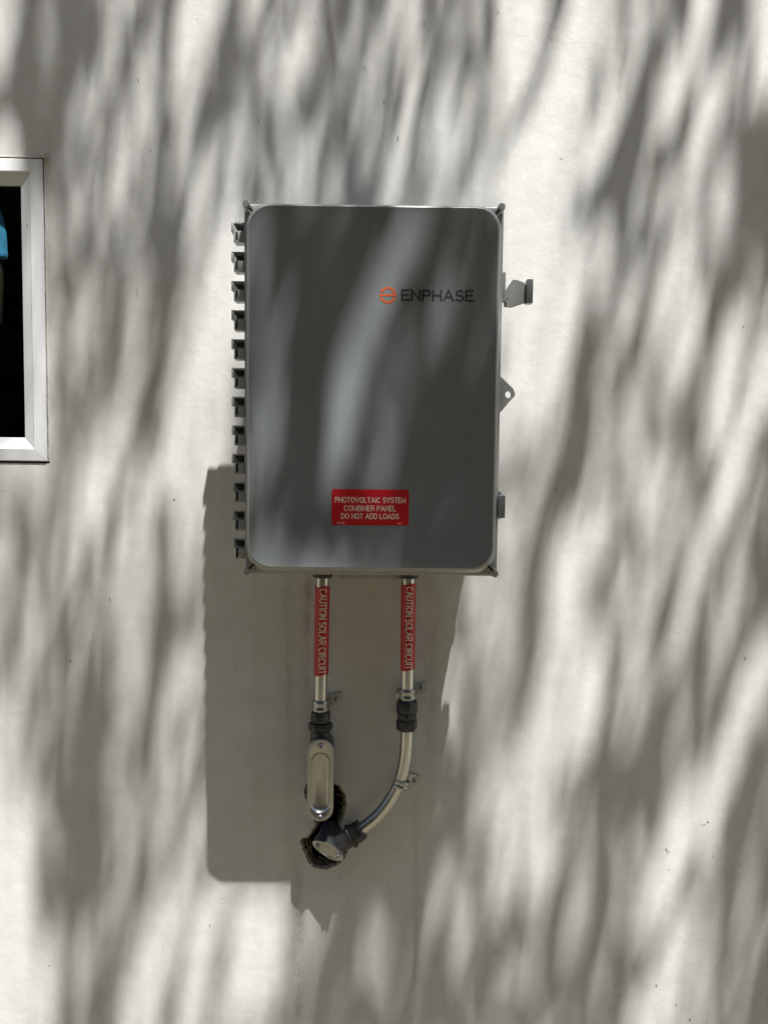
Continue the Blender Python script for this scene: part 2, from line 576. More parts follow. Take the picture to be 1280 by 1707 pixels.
# bits of lath wire showing in the broken edge
for (x0, z0, x1, z1, d) in ((-.104, .912, -.094, .906, -.003), (-.103, .905, -.090, .899, -.004), (-.100, .897, -.088, .890, -.004), (-.098, .914, -.094, .893, -.005), (-.092, .912, -.089, .886, -.006),
                            (-.086, .878, -.070, .871, -.005), (-.078, .884, -.062, .872, -.006), (-.066, .882, -.050, .877, -.006), (-.058, .884, -.055, .871, -.005), (-.047, .886, -.043, .876, -.005),
                            (-.050, .998, -.040, .985, -.006), (-.043, .995, -.040, .972, -.006), (-.050, .985, -.036, .978, -.005), (-.046, .972, -.036, .966, -.006), (-.045, .960, -.038, .953, -.006)):
    bm = bm_new()
    tube(bm, [P(x0, d, z0), P((x0 + x1) / 2 + .0008, d - .001, (z0 + z1) / 2), P(x1, d - .0005, z1)], .0006, 6)
    obj('lath_wire', bm, 'wire', wall)

# dirt specks, scratches and residue left on the paint
bm = bm_new()
rr = random.Random(21)
def dot(x, z, w, h, a=0.0):
    n = 6
    vs_ = []
    for k in range(n):
        t_ = 2 * math.pi * k / n
        q = rr.uniform(.6, 1.15)
        dx, dz = w * q * math.cos(t_), h * q * math.sin(t_)
        vs_.append(bm.verts.new(P(x + dx * math.cos(a) - dz * math.sin(a), .0004, z + dx * math.sin(a) + dz * math.cos(a))))
    bm.faces.new(vs_)
for x, z, w, h, a in ((.0678, 2.1454, .0006, .0048, 0), (.0315, 1.981, .0006, .006, .05), (-.0184, 2.0813, .0006, .0035, .3), (-.174, 2.0029, .0004, .004, -.1), (-.3501, 2.0592, .0006, .0035, .1),
                      (-.3332, 1.9592, .0022, .0007, -.2), (-.3991, 1.2896, .0007, .0042, .05), (-.4609, 1.1929, .0007, .003, .2), (-.3542, 1.7523, .0004, .008, -.05), (-.3002, 1.4436, .0016, .0013, 0),
                      (.0104, 2.0339, .0005, .005, .1), (.2548, 2.1263, .0006, .0022, 0), (-.228, 1.9011, .0007, .0013, 0), (-.091, 2.1446, .0016, .0005, -.4), (.5784, 1.2086, .0006, .0035, 0),
                      (.2789, 1.4664, .0006, .004, .15), (.5311, .9486, .0014, .0016, 0), (.5256, .9447, .0012, .001, 0), (.5225, .943, .0008, .0007, 0), (.4678, .9024, .0008, .004, .3), (.471, .899, .0006, .003, -.5),
                      (.5409, .8934, .0012, .001, 0), (.5849, .8802, .0013, .001, 0), (.5153, .6238, .0009, .0035, -.2), (.3864, .6396, .0018, .0006, 0), (.3551, .6642, .0009, .0009, 0),
                      (.4603, .6812, .0024, .0008, .3), (.4603, .6785, .0015, .0005, -.3), (.4923, .6485, .0008, .0022, .4), (.554, 1.7144, .001, .0016, 0), (-.2278, .8165, .0008, .001, 0), (-.2476, .7722, .0004, .004, 0),
                      (-.5005, .7039, .0012, .0008, .3), (.1756, 2.164, .0005, .004, -.4), (.2736, 1.9561, .004, .0004, .1), (-.2055, 1.365, .0009, .0008, 0), (-.2053, 1.1817, .0005, .003, 0),
                      (.401, .6637, .0013, .001, 0), (.5423, .621, .0007, .0012, 0), (.6275, .6677, .0009, .0013, 0), (-.1734, 1.3608, .0008, .0007, 0), (-.2929, 1.2341, .0005, .0008, 0)):
    dot(x, z, w, h, a)
def band(x0, z0, x1, z1, spread, n, s0, s1):
    for _ in range(n):
        f = rr.random()
        x = x0 + (x1 - x0) * f + rr.gauss(0, spread)
        z = z0 + (z1 - z0) * f
        s = rr.uniform(s0, s1) * .72
        dot(x, z, s * rr.uniform(.5, 1), s * rr.uniform(.7, 2.2), rr.uniform(-.5, .5))
band(-.0962, 1.3201, -.0975, 1.2364, .0025, 110, .0003, .0009)
band(-.096, 1.235, -.0939, 1.10, .002, 60, .0003, .0006)
band(-.0939, 1.10, -.0998, 1.02, .003, 40, .0003, .0006)
band(-.1366, 1.315, -.1298, 1.236, .0008, 60, .0003, .0006)
band(-.1298, 1.236, -.1168, 1.0569, .0007, 90, .0002, .0005)
band(-.131, 1.31, -.123, 1.2, .0007, 40, .0002, .0005)
band(.0893, 1.327, .0971, 1.15, .005, 120, .0003, .0008)
band(.0971, 1.15, .0843, 1.0, .006, 50, .0003, .0007)
band(.0843, 1.0113, .0729, .837, .002, 60, .0002, .0005)
band(.0729, .837, .0782, .6198, .0014, 90, .0003, .0007)
band(.094, .98, .086, .80, .001, 60, .0002, .0005)
band(-.1059, .7815, -.1079, .6182, .0016, 130, .0003, .0008)
band(-.113, .76, -.112, .64, .002, 40, .0003, .0006)
band(-.104, .92, -.112, .79, .006, 70, .0004, .0009)
band(-.490, 1.93, -.4905, 1.50, .0008, 70, .0004, .0011)
for _ in range(60):
    a = rr.uniform(0, 2 * math.pi)
    dot(-.07 + .055 * math.cos(a) * rr.uniform(.9, 1.2), .905 + .05 * math.sin(a) * rr.uniform(.9, 1.2), .0006, .0007)
for _ in range(90):
    dot(rr.uniform(-.7, .75), rr.uniform(.5, 2.3), rr.uniform(.0003, .0007), rr.uniform(.0003, .0009))
sp = obj('dirt_specks', bm, 'speck', wall, smooth=0, recalc=False)
for f in sp.data.polygons:
    pass
sp['kind'] = 'stuff'

# the rest of the building shell
bm = bm_new(); box(bm, -4, -3.8, -5.0, -.201, 0, 3.4); obj('wall', bm, 'stucco', house, smooth=0)
bm = bm_new(); box(bm, 3.8, 4, -5.0, -.201, 0, 3.4); obj('wall', bm, 'stucco', house, smooth=0)
bm = bm_new(); box(bm, -4, 4, -5.2, -5.001, 0, 3.4); obj('wall', bm, 'stucco', house, smooth=0)
bm = bm_new(); box(bm, -4.03, 4.03, -5.25, .03, 3.401, 3.5, .01); obj('roof', bm, 'roofing', house)
bm = bm_new(); box(bm, -2.4, .6, -2.6, -.2005, .9, 2.6)
bm.faces.ensure_lookup_table()
for f in list(bm.faces):
    f.normal_update()
bmesh.ops.delete(bm, geom=[f for f in bm.faces if f.calc_center_median().y < .25], context='FACES_ONLY')
obj('interior', bm, 'dark_room', house, smooth=0)

# ------------------------------------------------------------------ window
win = bpy.data.objects.new('window', None); C.objects.link(win)
win.empty_display_size = .05
win.parent = house
win.location = Vector((-.955, 0, 1.4962)) - wloc(house)
FX0, FX1, FZ0, FZ1 = -1.417, -.4915, 1.4992, 1.9445
PROF = [(0, .0005), (.0012, .0022), (.0182, .0030), (.0190, .0024), (.0198, .0012), (.0350, -.0045), (.0356, -.0060), (.0356, -.0132), (.0, -.0132)]
cor = [(FX0, FZ0, 1, 1), (FX1, FZ0, -1, 1), (FX1, FZ1, -1, -1), (FX0, FZ1, 1, -1)]
for a in range(4):
    b = (a + 1) % 4
    bm = bm_new()
    ra = [P(cor[a][0] + i * cor[a][2], d, cor[a][1] + i * cor[a][3]) for i, d in PROF]
    rb = [P(cor[b][0] + i * cor[b][2], d, cor[b][1] + i * cor[b][3]) for i, d in PROF]
    # hairline open mitre
    tdir = (rb[0] - ra[0]).normalized()
    ra = [q + tdir * .00022 for q in ra]; rb = [q - tdir * .00022 for q in rb]
    loft(bm, [ra, rb])
    obj('frame_member', bm, 'vinyl', win, smooth=25)
bm = bm_new(); box(bm, FX0 + .0345, FX1 - .0345, -.0124, -.0086, FZ0 + .0345, FZ1 - .0345)
obj('pane', bm, 'glass', win, smooth=0)
bm = bm_new()
def rin(i, d):
    return [P(FX0 + i, d, FZ0 + i), P(FX1 - i, d, FZ0 + i), P(FX1 - i, d, FZ1 - i), P(FX0 + i, d, FZ1 - i)]
loft(bm, [rin(.0352, -.0134), rin(.0352, -.21)], False, False)  # added near-black sleeve, paints the shade inside the reveal behind the pane
obj('reveal_shade_sleeve', bm, 'dark_room', win, smooth=0)
bm = bm_new()
for x, z, d, w_, h_ in ((-.5025, 1.866, .0034, .0006, .0005), (-.5163, 1.848, .0000, .0006, .0019), (-.4985, 1.925, .0034, .0005, .0007), (-.508, 1.60, .0034, .0004, .0006)):
    bm.faces.new([bm.verts.new(P(x + w_ * math.cos(k), d, z + h_ * math.sin(k))) for k in (0, 1, 2, 3, 4, 5.2)])
obj('scuff_mark', bm, 'speck', win, smooth=0, recalc=False)['kind'] = 'stuff'
bm = bm_new()
zz = [FZ1 - .445 * k / 30 for k in range(31)]
tube(bm, [P(-.4887 + rr.uniform(-.0003, .0003), .0002, z) for z in zz], [rr.uniform(.0009, .0013) for _ in zz], 8)
obj('sealant_bead', bm, 'sealant', win)
bm = bm_new()
xx = [FX1 + .003 - .93 * k / 50 for k in range(51)]
tube(bm, [P(x, .0002, FZ1 + .0027 + rr.uniform(-.0003, .0003)) for x in xx], [rr.uniform(.0009, .0016) for _ in xx], 8)
obj('sealant_bead', bm, 'sealant', win)
bm = bm_new()
for _ in range(22):
    x = FX1 + .004 + rr.gauss(0, .0035); z = FZ1 + .002 + rr.gauss(0, .003)
    tube(bm, [P(x, .0005, z), P(x + rr.uniform(-.004, .004), .002, z + rr.uniform(-.003, .003))], rr.uniform(.0004, .0012), 6)
obj('sealant_crumb', bm, 'sealant', win)

# things seen behind the glass at the left edge of the picture
bm = bm_new()
rings = []
prof = [(1.896, -.5865, .003), (1.890, -.5745, .004), (1.884, -.5690, .005), (1.872, -.5645, .0055), (1.858, -.5603, .006), (1.843, -.5580, .006), (1.830, -.5570, .006), (1.8135, -.5567, .006), (1.8125, -.5562, .0068), (1.8065, -.5562, .0068), (1.8055, -.5580, .005)]
for z, xr, th in prof:
    n = 24
    x0 = -.68
    ring = []
    for k in range(n):
        a = 2 * math.pi * k / n
        cx_, rx = (x0 + xr) / 2, (xr - x0) / 2
        fold = .0009 * math.sin(5 * a + z * 120)
        ring.append(P(cx_ + rx * math.cos(a), -.0225 + (th + fold) * math.sin(a), z + .0025 * math.sin(a * 2)))
    rings.append(ring)
loft(bm, rings)
cl = obj('blue_cloth', bm, 'blue_cloth')
cl['label'] = 'bright blue cloth with a hemmed lower edge behind the dark window glass'
cl['category'] = 'cloth'
bm = bm_new()
tube(bm, [P(-.5745, -.028, 1.810), P(-.5750, -.028, 1.78), P(-.5760, -.028, 1.75), P(-.5777, -.028, 1.709)], [.0085, .009, .0085, .008], 14)
st = obj('tan_strip', bm, 'tan_strip')
st['label'] = 'narrow dull tan strip hanging just below the blue cloth behind the glass'
st['category'] = 'strip'

# ------------------------------------------------------------------ combiner box
BX = empty('combiner_box', (0, 0, 1.35), 'grey plastic solar combiner box with ENPHASE logo on its lid, mounted on the wall', 'electrical box')
HW, Z0, Z1 = .1725, 1.35, 1.845
# back box
bm = bm_new()
def rr_in(i, r, d, seg=8):
    return rrect(-HW + i, HW - i, Z0 + i, Z1 - i, r, d, seg)
loft(bm, [rr_in(.024, .006, .001), rr_in(.021, .006, .06), rr_in(.020, .006, .109)])
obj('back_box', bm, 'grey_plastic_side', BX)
bm = bm_new(); box(bm, -.0492, .0451, .001, .006, 1.3268, 1.373, .001); obj('mounting_foot', bm, 'grey_plastic_side', BX)
# lid
bm = bm_new()
def rr_i2(ix, iz, r, d, seg=8):
    return rrect(-HW + ix, HW - ix, Z0 + iz, Z1 - iz, r, d, seg)
loft(bm, [rr_in(.019, .005, .1105), rr_in(.0, .003, .1105), rr_in(.0, .003, .1215), rr_in(.0007, .003, .1233), rr_in(.0022, .003, .1240),
          rr_i2(.0036, .0040, .026, .1243), rr_i2(.0046, .0055, .0275, .128), rr_i2(.0100, .0125, .0285, .1620), rr_i2(.0106, .0134, .0285, .1650), rr_i2(.0118, .0148, .0285, .1671), rr_i2(.0138, .0166, .028, .1680)], True, False)
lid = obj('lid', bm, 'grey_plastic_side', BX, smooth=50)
bm = bm_new()
loft(bm, [rr_i2(.0138, .0166, .028, .1679), rr_i2(.0144, .0172, .0275, .16785), rr_i2(.0152, .0180, .027, .1676)], False, True)
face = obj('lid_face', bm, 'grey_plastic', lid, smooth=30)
FD = .1676
# moulded seams along the lower flange
for x in (-.0535, .0105, .0505, .075):
    bm = bm_new(); box(bm, x, x + .0012, .1236, .1246, Z0 + .0005, Z0 + .004); obj('seam_rib', bm, 'grey_plastic_side', lid)
# corner pins with their ribs
for sx in (-1, 1):
    for sz in (-1, 1):
        x = sx * .1668; z = 1.8392 if sz > 0 else 1.3558
        bm = bm_new()
        lathe_along(bm, P(x, .1235, z), P(x, .1430, z), [(0, .0056), (.2, .0050), (.93, .0048), (1, .0041)], 20)
        pin = obj('corner_pin', bm, 'grey_plastic_side', BX)
        bm = bm_new()
        a = Vector((x, 0, z)); b = Vector((sx * (HW - .0165), 0, z - sz * .0125))
        dr = (b - a).normalized(); nn = Vector((-dr.z, 0, dr.x)) * .0011
        for off, dd in ((0.0024, .140), (-.0024, .140)):
            o_ = Vector((-dr.z, 0, dr.x)) * off
            q = [a + o_ + nn + dr * .003, b + o_ + nn, b + o_ - nn, a + o_ - nn + dr * .003]
            loft(bm, [[Vector((v.x, -.1235, v.z)) for v in q], [Vector((v.x, -dd, v.z)) for v in q]])
        obj('corner_rib', bm, 'grey_plastic_side', pin)
# hinges
hm = None
PITCH = .03855
for i in range(12):
    T_ = 1.8222 - i * PITCH
    if hm is None:
        bm = bm_new()
        b4 = .0004
        box(bm, -.1905, -.1868, .1045, .1195, T_ - .0128, T_, b4)                       # outer cheek
        prism(bm, [(-.18675, T_ - .0022), (-.1822, T_ - .0112), (-.18675, T_ - .0112)], .1075, .1180)
        box(bm, -.18675, -.172, .1045, .1190, T_ - .002, T_ - .0001, b4)                 # top lip
        box(bm, -.18675, -.172, .1045, .1193, T_ - .0132, T_ - .0113, b4)                # bottom lip
        box(bm, -.18675, -.172, .1045, .1070, T_ - .0112, T_ - .0021)                    # back
        knuckle = bm
        bm2 = bm_new()
        box(bm2, -.1862, -.1842, .1045, .1238, T_ - .0272, T_ - .0134, b4)
        box(bm2, -.1812, -.172, .1045, .1238, T_ - .0272, T_ - .0134, b4)
        box(bm2, -.18415, -.18125, .1045, .1236, T_ - .0272, T_ - .0246)
        box(bm2, -.18415, -.18125, .1045, .1060, T_ - .0245, T_ - .0134)
        hm = obj('hinge', knuckle, 'grey_plastic_side', BX)
        hl = obj('hinge_leaf', bm2, 'grey_plastic_side', hm)
        first_loc = hm.location.copy()
    else:
        o = hm.copy(); C.objects.link(o); o.parent = BX
        o.location = first_loc + Vector((0, 0, -i * PITCH))
        k = hl.copy(); C.objects.link(k); k.parent = o
# two little prongs on top of the first hinge
bm = bm_new(); box(bm, -.1858, -.1846, .108, .114, 1.8222, 1.8258); box(bm, -.1812, -.1800, .108, .114, 1.8222, 1.8258)
obj('hinge_prong', bm, 'grey_plastic_side', hm)

def plate_hole(bm, poly, hole, d0, d1):
    loops_, es_ = [], []
    for pl in [poly] + ([hole] if hole else []):
        vs_ = [bm.verts.new(P(x, d0, z)) for x, z in pl]
        loops_.append(vs_)
        es_ += [bm.edges.new((vs_[i], vs_[(i + 1) % len(vs_)])) for i in range(len(vs_))]
    r = bmesh.ops.triangle_fill(bm, use_beauty=True, edges=es_, normal=(0, -1, 0))
    fs = [g for g in r['geom'] if isinstance(g, bmesh.types.BMFace)]
    ex = bmesh.ops.extrude_face_region(bm, geom=fs)
    for v in ex['geom']:
        if isinstance(v, bmesh.types.BMVert):
            v.co.y = -d1
# padlock eye
bm = bm_new()
tabp = [(.170, 1.6245), (.1745, 1.6205), (.1905, 1.6055)] + [(.1865 + .0066 * math.cos(RAD(a)), 1.5985 + .0066 * math.sin(RAD(a))) for a in (42, 20, 0, -20, -42, -60)] + [(.1745, 1.5745), (.170, 1.570)]
hole_c = [(.1838 + .0042 * math.cos(RAD(a)), 1.5976 + .0048 * math.sin(RAD(a))) for a in range(0, 360, 24)]
plate_hole(bm, tabp, hole_c, .1125, .1185)
obj('padlock_eye', bm, 'grey_plastic_side', BX)
# upper latch, hanging open
bm = bm_new(); box(bm, .1728, .1772, .104, .1205, 1.7225, 1.7603, .0006); lt = obj('latch', bm, 'grey_plastic_side', BX)
lt['label'] = 'upper latch swung open'
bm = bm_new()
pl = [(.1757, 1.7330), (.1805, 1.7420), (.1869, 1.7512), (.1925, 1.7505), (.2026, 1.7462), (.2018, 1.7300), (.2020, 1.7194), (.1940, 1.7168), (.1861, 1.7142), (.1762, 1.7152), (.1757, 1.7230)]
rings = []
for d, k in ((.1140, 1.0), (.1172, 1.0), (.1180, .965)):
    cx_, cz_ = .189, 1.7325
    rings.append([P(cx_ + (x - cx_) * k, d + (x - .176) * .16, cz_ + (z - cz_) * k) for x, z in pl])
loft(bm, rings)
obj('latch_flap', bm, 'sunlit_plastic', lt)
bm = bm_new(); box(bm, .2046, .2128, .113, .1275, 1.7187, 1.7500, .0007); obj('latch_bar', bm, 'grey_plastic', lt)
bm = bm_new(); box(bm, .2012, .2045, .113, .1165, 1.7200, 1.7455); obj('latch_web', bm, 'grey_plastic_side', lt)
bm = bm_new(); tube(bm, [P(.1740, .119, 1.7215), P(.1790, .1215, 1.7255), P(.1800, .1215, 1.7265)], .0016, 8); obj('latch_pin', bm, 'grey_plastic_side', lt)
# lower latch, closed
bm = bm_new(); box(bm, .1716, .1812, .104, .1285, 1.4302, 1.4612, .0012); l2 = obj('latch', bm, 'grey_plastic', BX)
l2['label'] = 'lower latch pressed shut'
bm = bm_new(); lathe_along(bm, P(.1752, .118, 1.4285), P(.1752, .118, 1.4665), [(0, .0022), (.03, .0026), (.97, .0026), (1, .002)], 12); obj('latch_pin', bm, 'zinc', l2)

# logo and lettering on the lid face
bm = bm_new()
cx_, cz_, rl = .0190, 1.7181, .00915
lines = [[(cx_ - rl * 1.02, cz_), (cx_ + rl * .8, cz_)],
         [(cx_ + rl * math.cos(RAD(a)), cz_ + rl * math.sin(RAD(a))) for a in range(153, -9, -6)],
         [(cx_ + rl * math.cos(RAD(a)), cz_ + rl * math.sin(RAD(a))) for a in range(204, 337, 6)]]
ribbons(bm, lines, .0026, lambda s, h, l: P(s, FD + .0002 + l, h))
obj('logo_emblem', bm, 'orange_ink', face, smooth=0, recalc=False)
bm = bm_new()
ribbons(bm, text_lines('ENPHASE', .0905, .0125, .24), .0024, lambda s, h, l: P(.0372 + s, FD + .0002 + l, 1.7120 + h))
ribbons(bm, [arc(.1296, 1.7120, .0006, .0006, 90, 450, 8)], .0005, lambda s, h, l: P(s, FD + .0002 + l, h))
obj('logo_lettering', bm, 'charcoal_ink', face, smooth=0, recalc=False)
# red sticker
bm = bm_new()
loft(bm, [rrect(-.0513, .0488, 1.4221, 1.4688, .0022, FD + .0001, 5), rrect(-.0513, .0488, 1.4221, 1.4688, .0022, FD + .0005, 5)])
stk = obj('warning_sticker', bm, 'red', BX)
bm = bm_new()
for txt, x0, x1, zc in (('PHOTOVOLTAIC SYSTEM', -.0468, .0443, 1.4550), ('COMBINER PANEL', -.0350, .0318, 1.4442), ('DO NOT ADD LOADS', -.0388, .0358, 1.4339)):
    ribbons(bm, text_lines(txt, x1 - x0, .0064, .24, .42), .00098, lambda s, h, l: P(x0 + s, FD + .0007 + l, zc - .0032 + h))
# the illegible fine print along the bottom edge
for x0, n in ((-.0440, 9), (.0345, 6)):
    for k in range(n):
        if k == 5:
            continue
        ribbons(bm, [[(x0 + k * .0011, 1.42475), (x0 + k * .0011 + .0005, 1.42475)]], .0007, lambda s, h, l: P(s, FD + .0007 + l, h))
obj('sticker_lettering', bm, 'cream_ink', stk, smooth=0, recalc=False)
# tiny scuffs on the lid
bm = bm_new()
for _ in range(34):
    x = rr.uniform(-.15, .15); z = rr.uniform(1.38, 1.82)
    ln = rr.uniform(.0004, .0009) if rr.random() < .85 else rr.uniform(.001, .003)
    a = rr.uniform(0, 3.1)
    ribbons(bm, [[(x, z), (x + ln * math.cos(a), z + ln * math.sin(a))]], .0003, lambda s, h, l: P(s, FD + .0001 + l, h))
sf = obj('lid_scuffs', bm, 'sealant', face, smooth=0, recalc=False)
sf['kind'] = 'stuff'
BX.location = (.00077, 0, 1.35)
BX.rotation_euler = (0, -.0031, 0)

# ------------------------------------------------------------------ conduits
CD = .026                                     # axis distance from the wall
CR = .0098
def caution(parent, pa, pb, ztop, zbot, t0, t1, off):
    pa, pb = Vector(pa), Vector(pb)
    def axis(z):
        f = (z - pa.z) / (pb.z - pa.z)
        return pa.lerp(pb, f)
    r = CR + .0012
    bm = bm_new()
    n = 14
    rings = []
    for k in range(n + 1):
        z = ztop + (zbot - ztop) * k / n
        c_ = axis(z)
        rings.append([c_ + Vector((r * math.sin(2 * math.pi * q / 28), -r * math.cos(2 * math.pi * q / 28), .0012 * math.sin(q * .45) if k in (0, n) else 0)) for q in range(28)])
    loft(bm, rings, False, False)
    lab = obj('caution_label', bm, 'red', parent)
    bm = bm_new()
    H_ = .0096
    def place(s, h, l):
        c_ = axis(t0 - s)
        a = (h - H_ / 2) / r + off
        return c_ + Vector(((r + .0003 + l) * math.sin(a), -(r + .0003 + l) * math.cos(a), 0))
    ribbons(bm, text_lines('CAUTION SOLAR CIRCUIT', t0 - t1, H_,   .26, .40), .0014, place, maxseg=.0015)
    obj('label_lettering', bm, 'cream_ink', lab, smooth=0, recalc=False)

def strap(parent, c, tdir, ear, ear_w, ear_h, wdt=.0125, screw_at=None, left_ear=False):
    """one-hole strap: band over the conduit plus a flat foot with a screw"""
    c = Vector(c); tdir = Vector(tdir).normalized()
    side = Vector((0, -1, 0)).cross(tdir).normalized()
    if side.x < 0:
        side = -side
    out = Vector((0, -1, 0))
    bm = bm_new()
    n = 22
    prof = [(-.5, 0), (-.42, .0009), (-.2, .0009), (-.12, .0002), (.12, .0002), (.2, .0009), (.42, .0009), (.5, 0)]
    ri = CR + .0006
    rings = []
    for k in range(n + 1):
        a = RAD(-112 + 224 * k / n)
        e = side * math.sin(a) + out * math.cos(a)
        ring = [c + tdir * f * wdt + e * (ri + .0013 + h) for f, h in prof] + [c + tdir * f * wdt + e * ri for f, h in prof[::-1]]
        rings.append(ring)
    loft(bm, rings)
    st_ = obj('strap', bm, 'zinc', parent, smooth=50)
    # foot: runs from the band down to the wall and out to the side
    bm = bm_new()
    ex, ez = ear
    w = ear_w / 2; h = ear_h / 2
    a = c + side * (ri + .0008)
    pts = [(a.x - .001, CD - .004), (a.x + .0012, .0042), (ex + w, .0042), (ex + w, .0020), (a.x - .0006, .0020), (a.x - .0032, CD - .005)]
    loft(bm, [[P(x, d, c.z + (ez - c.z) * min(1, max(0, (x - a.x) / .006)) - h) for x, d in pts], [P(x, d, c.z + (ez - c.z) * min(1, max(0, (x - a.x) / .006)) + h) for x, d in pts]])
    ft = obj('strap_foot', bm, 'zinc', st_, smooth=30)
    screw('screw', st_, P(ex, .0042, ez), (0, -1, 0), .0042, rot=rnd.uniform(0, 1.5))
    return st_

def hexbody(name, parent, p0, p1, prof, mat='charcoal', seg=6, a_off=.3, bev=.0009):
    bm = bm_new()
    lathe_along(bm, p0, p1, prof, seg, a_off)
    bmesh.ops.recalc_face_normals(bm, faces=bm.faces[:])
    es = [e for e in bm.edges if len(e.link_faces) == 2 and e.calc_face_angle(0) > RAD(30)]
    bmesh.ops.bevel(bm, geom=es, offset=bev, segments=2, affect='EDGES', profile=.5)
    return obj(name, bm, mat, parent, smooth=30)

# left run
LA = P(-.0722, CD, 1.346); LB_ = P(-.0742, CD, 1.105)
L = empty('conduit_run', (-.0735, 0, .955), 'left conduit with red label, running straight down to an oblong metal cover', 'conduit', 'conduits below the combiner box')
bm = bm_new(); tube(bm, [LA, LA.lerp(LB_, .5), LB_], CR, 28); obj('pipe', bm, 'steel', L)
bm = bm_new(); lathe_along(bm, P(-.0722, CD, 1.3312), P(-.0722, CD, 1.350), [(0, .0125), (.1, .0146), (.4, .0152), (1, .0154)], 28); obj('hub', bm, 'charcoal', L)
caution(L, LA, LB_, 1.3185, 1.1845, 1.3150, 1.1880, .16)
strap(L, LA.lerp(LB_, (1.346 - 1.1365) / .241), (0, 0, 1), (-.0515, 1.1405), .0165, .0168, .017)
hexbody('compression_nut', L, P(-.0738, CD, 1.1280), P(-.0739, CD, 1.1110), [(0, .0128), (.08, .0150), (.75, .0158), (1, .0150)], seg=8)
hexbody('compression_nut', L, P(-.0739, CD, 1.1100), P(-.0740, CD, 1.0985), [(0, .0175), (.15, .0188), (.85, .0188), (1, .0172)], seg=6, a_off=.1)
bm = bm_new()
lathe_along(bm, P(-.0740, CD, 1.0990), P(-.0738, CD, 1.070), [(0, .0158), (.2, .0150), (1, .0158)], 28)
obj('body_neck', bm, 'dark_body', L)
def capsule(cx, z0, z1, w, d, seg=14, tilt=0.0):
    pts = []
    for k in range(seg + 1):
        a = math.pi * k / seg
        pts.append((w * math.cos(a), z1 - w + w * math.sin(a)))
    for k in range(seg + 1):
        a = math.pi + math.pi * k / seg
        pts.append((w * math.cos(a), z0 + w + w * math.sin(a)))
    zc = (z0 + z1) / 2
    return [P(cx + x + (z - zc) * tilt, d, z) for x, z in pts]
CXB = -.0715
bm = bm_new()
loft(bm, [capsule(CXB, .978, 1.088, .0135, -.004), capsule(CXB, .973, 1.091, .0172, .010), capsule(CXB, .971, 1.0925, .0186, .030), capsule(CXB, .970, 1.093, .0190, .0470)])
body = obj('conduit_body', bm, 'dark_body', L, smooth=50)
bm = bm_new()
loft(bm, [capsule(CXB, .9690, 1.0935, .0194, .0472), capsule(CXB, .9690, 1.0935, .0194, .0542), capsule(CXB, .9696, 1.0929, .0188, .0548), capsule(CXB, .9805, 1.0750, .0155, .0549), capsule(CXB, .9812, 1.0743, .0149, .0546), capsule(CXB, .9830, 1.0725, .0133, .0525), capsule(CXB, .9850, 1.0705, .0115, .0506), capsule(CXB, .9875, 1.0680, .0092, .0499)])
cov = obj('cover', bm, 'cover_metal', body, smooth=40)
bm = bm_new()          # faint stamped marks down the middle of the cover
for k in range(9):
    z = 1.063 - k * .0058 + rr.uniform(-.001, .001)
    x = CXB + (-.004 if k > 3 else .001) + rr.uniform(-.001, .001)
    ribbons(bm, [[(x, z), (x + .0003, z - rr.uniform(.0015, .003))]], .0006, lambda s, h, l: P(s, .0500 + l, h))
for k in range(5):
    z = 1.05 - k * .004
    ribbons(bm, [[(CXB + .003, z), (CXB + .0031, z - .0015)]], .0005, lambda s, h, l: P(s, .0500 + l, h))
screw('screw', body, P(CXB + .0002, .0549, 1.0845), (0, -1, 0), .0040, rot=.5)
screw('screw', body, P(CXB, .0549, .9757), (0, -1, 0), .0040, rot=.9)
obj('stamped_mark', bm, 'zinc', body, smooth=0, recalc=False)

# right run
RA = P(.0560, CD, 1.346); RB_ = P(.0568, CD, 1.150)
R2_ = empty('conduit_run', (-.03, 0, .90), 'right conduit with red label, curving left into a small covered elbow', 'conduit', 'conduits below the combiner box')
bm = bm_new(); tube(bm, [RA, RA.lerp(RB_, .5), P(.0566, CD, 1.135)], CR, 28); obj('pipe', bm, 'steel', R2_)
bm = bm_new(); lathe_along(bm, P(.0560, CD, 1.3318), P(.0560, CD, 1.350), [(0, .0125), (.1, .0146), (.4, .0152), (1, .0154)], 28); obj('hub', bm, 'charcoal', R2_)
caution(R2_, RA, RB_, 1.3235, 1.1935, 1.3195, 1.1965, .12)
strap(R2_, P(.0566, CD, 1.1555), (0, 0, 1), (.0795, 1.1590), .0125, .0150, .0165)
bm = bm_new(); prism(bm, [(.0400, 1.1495), (.0420, 1.1475), (.0475, 1.1475), (.0475, 1.1620), (.0420, 1.1620), (.0400, 1.1600)], CD - .004, CD - .0018, .0004)
ear = obj('strap_ear', bm, 'zinc', R2_)
hexbody('compression_nut', R2_, P(.0565, CD, 1.1455), P(.0565, CD, 1.1268), [(0, .0140), (.1, .0162), (.8, .0168), (1, .0156)], seg=8, a_off=.2)
hexbody('compression_nut', R2_, P(.0565, CD, 1.1262), P(.0565, CD, 1.1175), [(0, .0158), (.15, .0163), (.85, .0163), (1, .0158)], seg=6, a_off=.5)
hexbody('compression_nut', R2_, P(.0565, CD, 1.1168), P(.0564, CD, 1.0995), [(0, .0156), (.1, .0169), (.85, .0164), (1, .0140)], seg=6, a_off=.25)
curve = [(.0565, 1.101), (.0566, 1.0885), (.0563, 1.0776), (.0555, 1.063), (.0540, 1.0496), (.0516, 1.035), (.0480, 1.0214), (.0433, 1.0093), (.0373, .9979), (.0303, .9857), (.022, .9742), (.0142, .965), (.0057, .957), (-.0061, .9474), (-.017, .9395)]
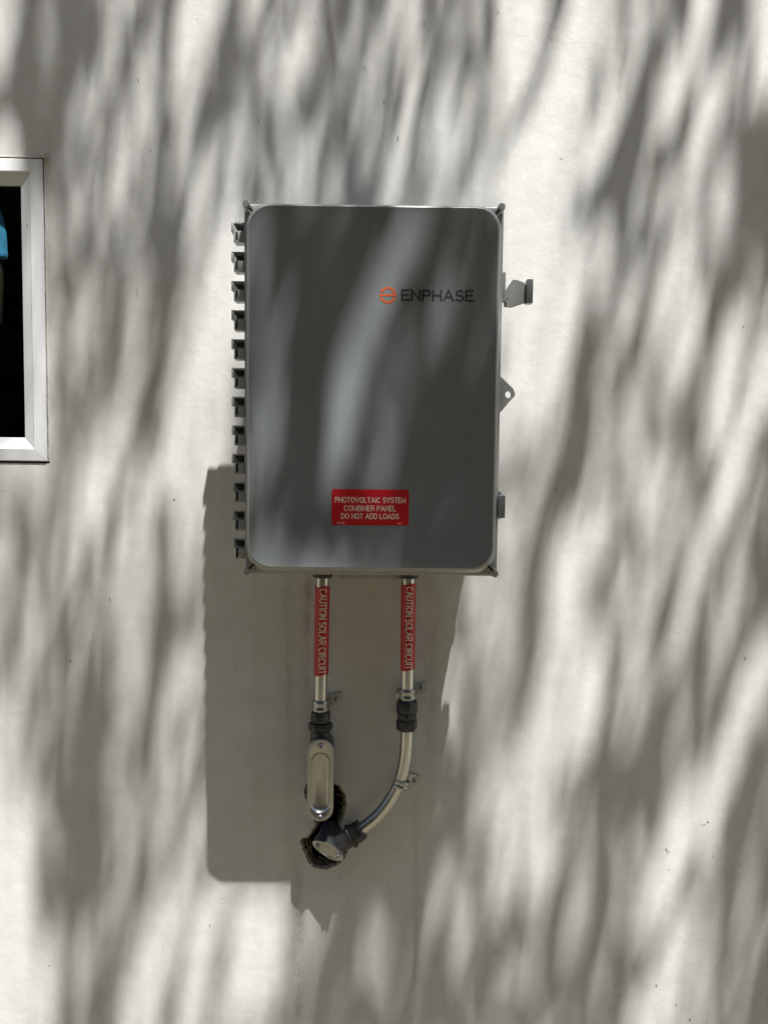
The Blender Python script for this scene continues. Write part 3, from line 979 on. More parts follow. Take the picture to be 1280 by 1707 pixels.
bm = bm_new(); tube(bm, [P(x, CD, z) for x, z in curve], CR, 28); obj('bent_pipe', bm, 'steel', R2_)
strap(R2_, P(.0500, CD, 1.0172), (.30, 0, .95), (.0712, 1.0120), .0140, .0140, .012)
tdir = Vector((-.82, 0, -.57)).normalized()
pc = P(-.0085, CD, .9452)
hexbody('compression_nut', R2_, pc, pc + tdir * .0175, [(0, .0125), (.12, .0158), (.85, .0166), (1, .0160)], seg=8, a_off=.2)
hexbody('compression_nut', R2_, pc + tdir * .0180, pc + tdir * .0245, [(0, .0176), (.2, .0190), (.8, .0190), (1, .0176)], seg=6, a_off=.5)
bm = bm_new()
q0 = pc + tdir * .0240
lathe_along(bm, q0, q0 + tdir * .030, [(0, .0150), (.3, .0146), (.7, .0152), (1, .0140)], 28)
obj('body_neck', bm, 'dark_body', R2_)
OUT = [(-.0838, .9262), (-.0800, .9292), (-.0720, .9302), (-.0618, .9295), (-.0520, .9252), (-.0445, .9195), (-.0395, .9135), (-.0372, .9080), (-.0382, .9040), (-.0460, .9022), (-.0571, .9030), (-.0660, .9075), (-.0735, .9120), (-.0800, .9175), (-.0834, .9225)]
def pdep(x, z):
    return .0385 + .30 * (x + .06) + .12 * (z - .915)
def oring(k, dd, sx=0.0, sz=0.0, wallk=None):
    out = []
    for x, z in OUT:
        xx_ = -.0605 + (x + .0605) * k + sx
        zz_ = .9162 + (z - .9162) * k + sz
        d = pdep(xx_, zz_) + dd if wallk is None else wallk
        out.append(P(xx_, d, zz_))
    return out
bm = bm_new()
loft(bm, [oring(.75, 0, .006, .012, -.012), oring(.95, -.020, .007, .008), oring(1.02, -.007, .002, .002), oring(1.03, -.0004)])
eb = obj('elbow_body', bm, 'dark_body', R2_, smooth=50)
bm = bm_new()
loft(bm, [oring(1.04, -.0002), oring(1.04, .0004), oring(1.01, .0012), oring(.86, .0013), oring(.82, .0009), oring(.5, .0009)])
obj('cover', bm, 'cover_metal', eb, smooth=40)
nrm = Vector((-.28, -1, -.1)).normalized()
for x, z in ((-.0765, .9205), (-.0450, .9110)):
    screw('screw', eb, P(x, pdep(x, z) + .0018, z), nrm, .0028, rot=1.0)

# ------------------------------------------------------------------ tree: its crown hangs over the wall and throws the dappled shade
O3 = Vector((0, 0, 1.35))
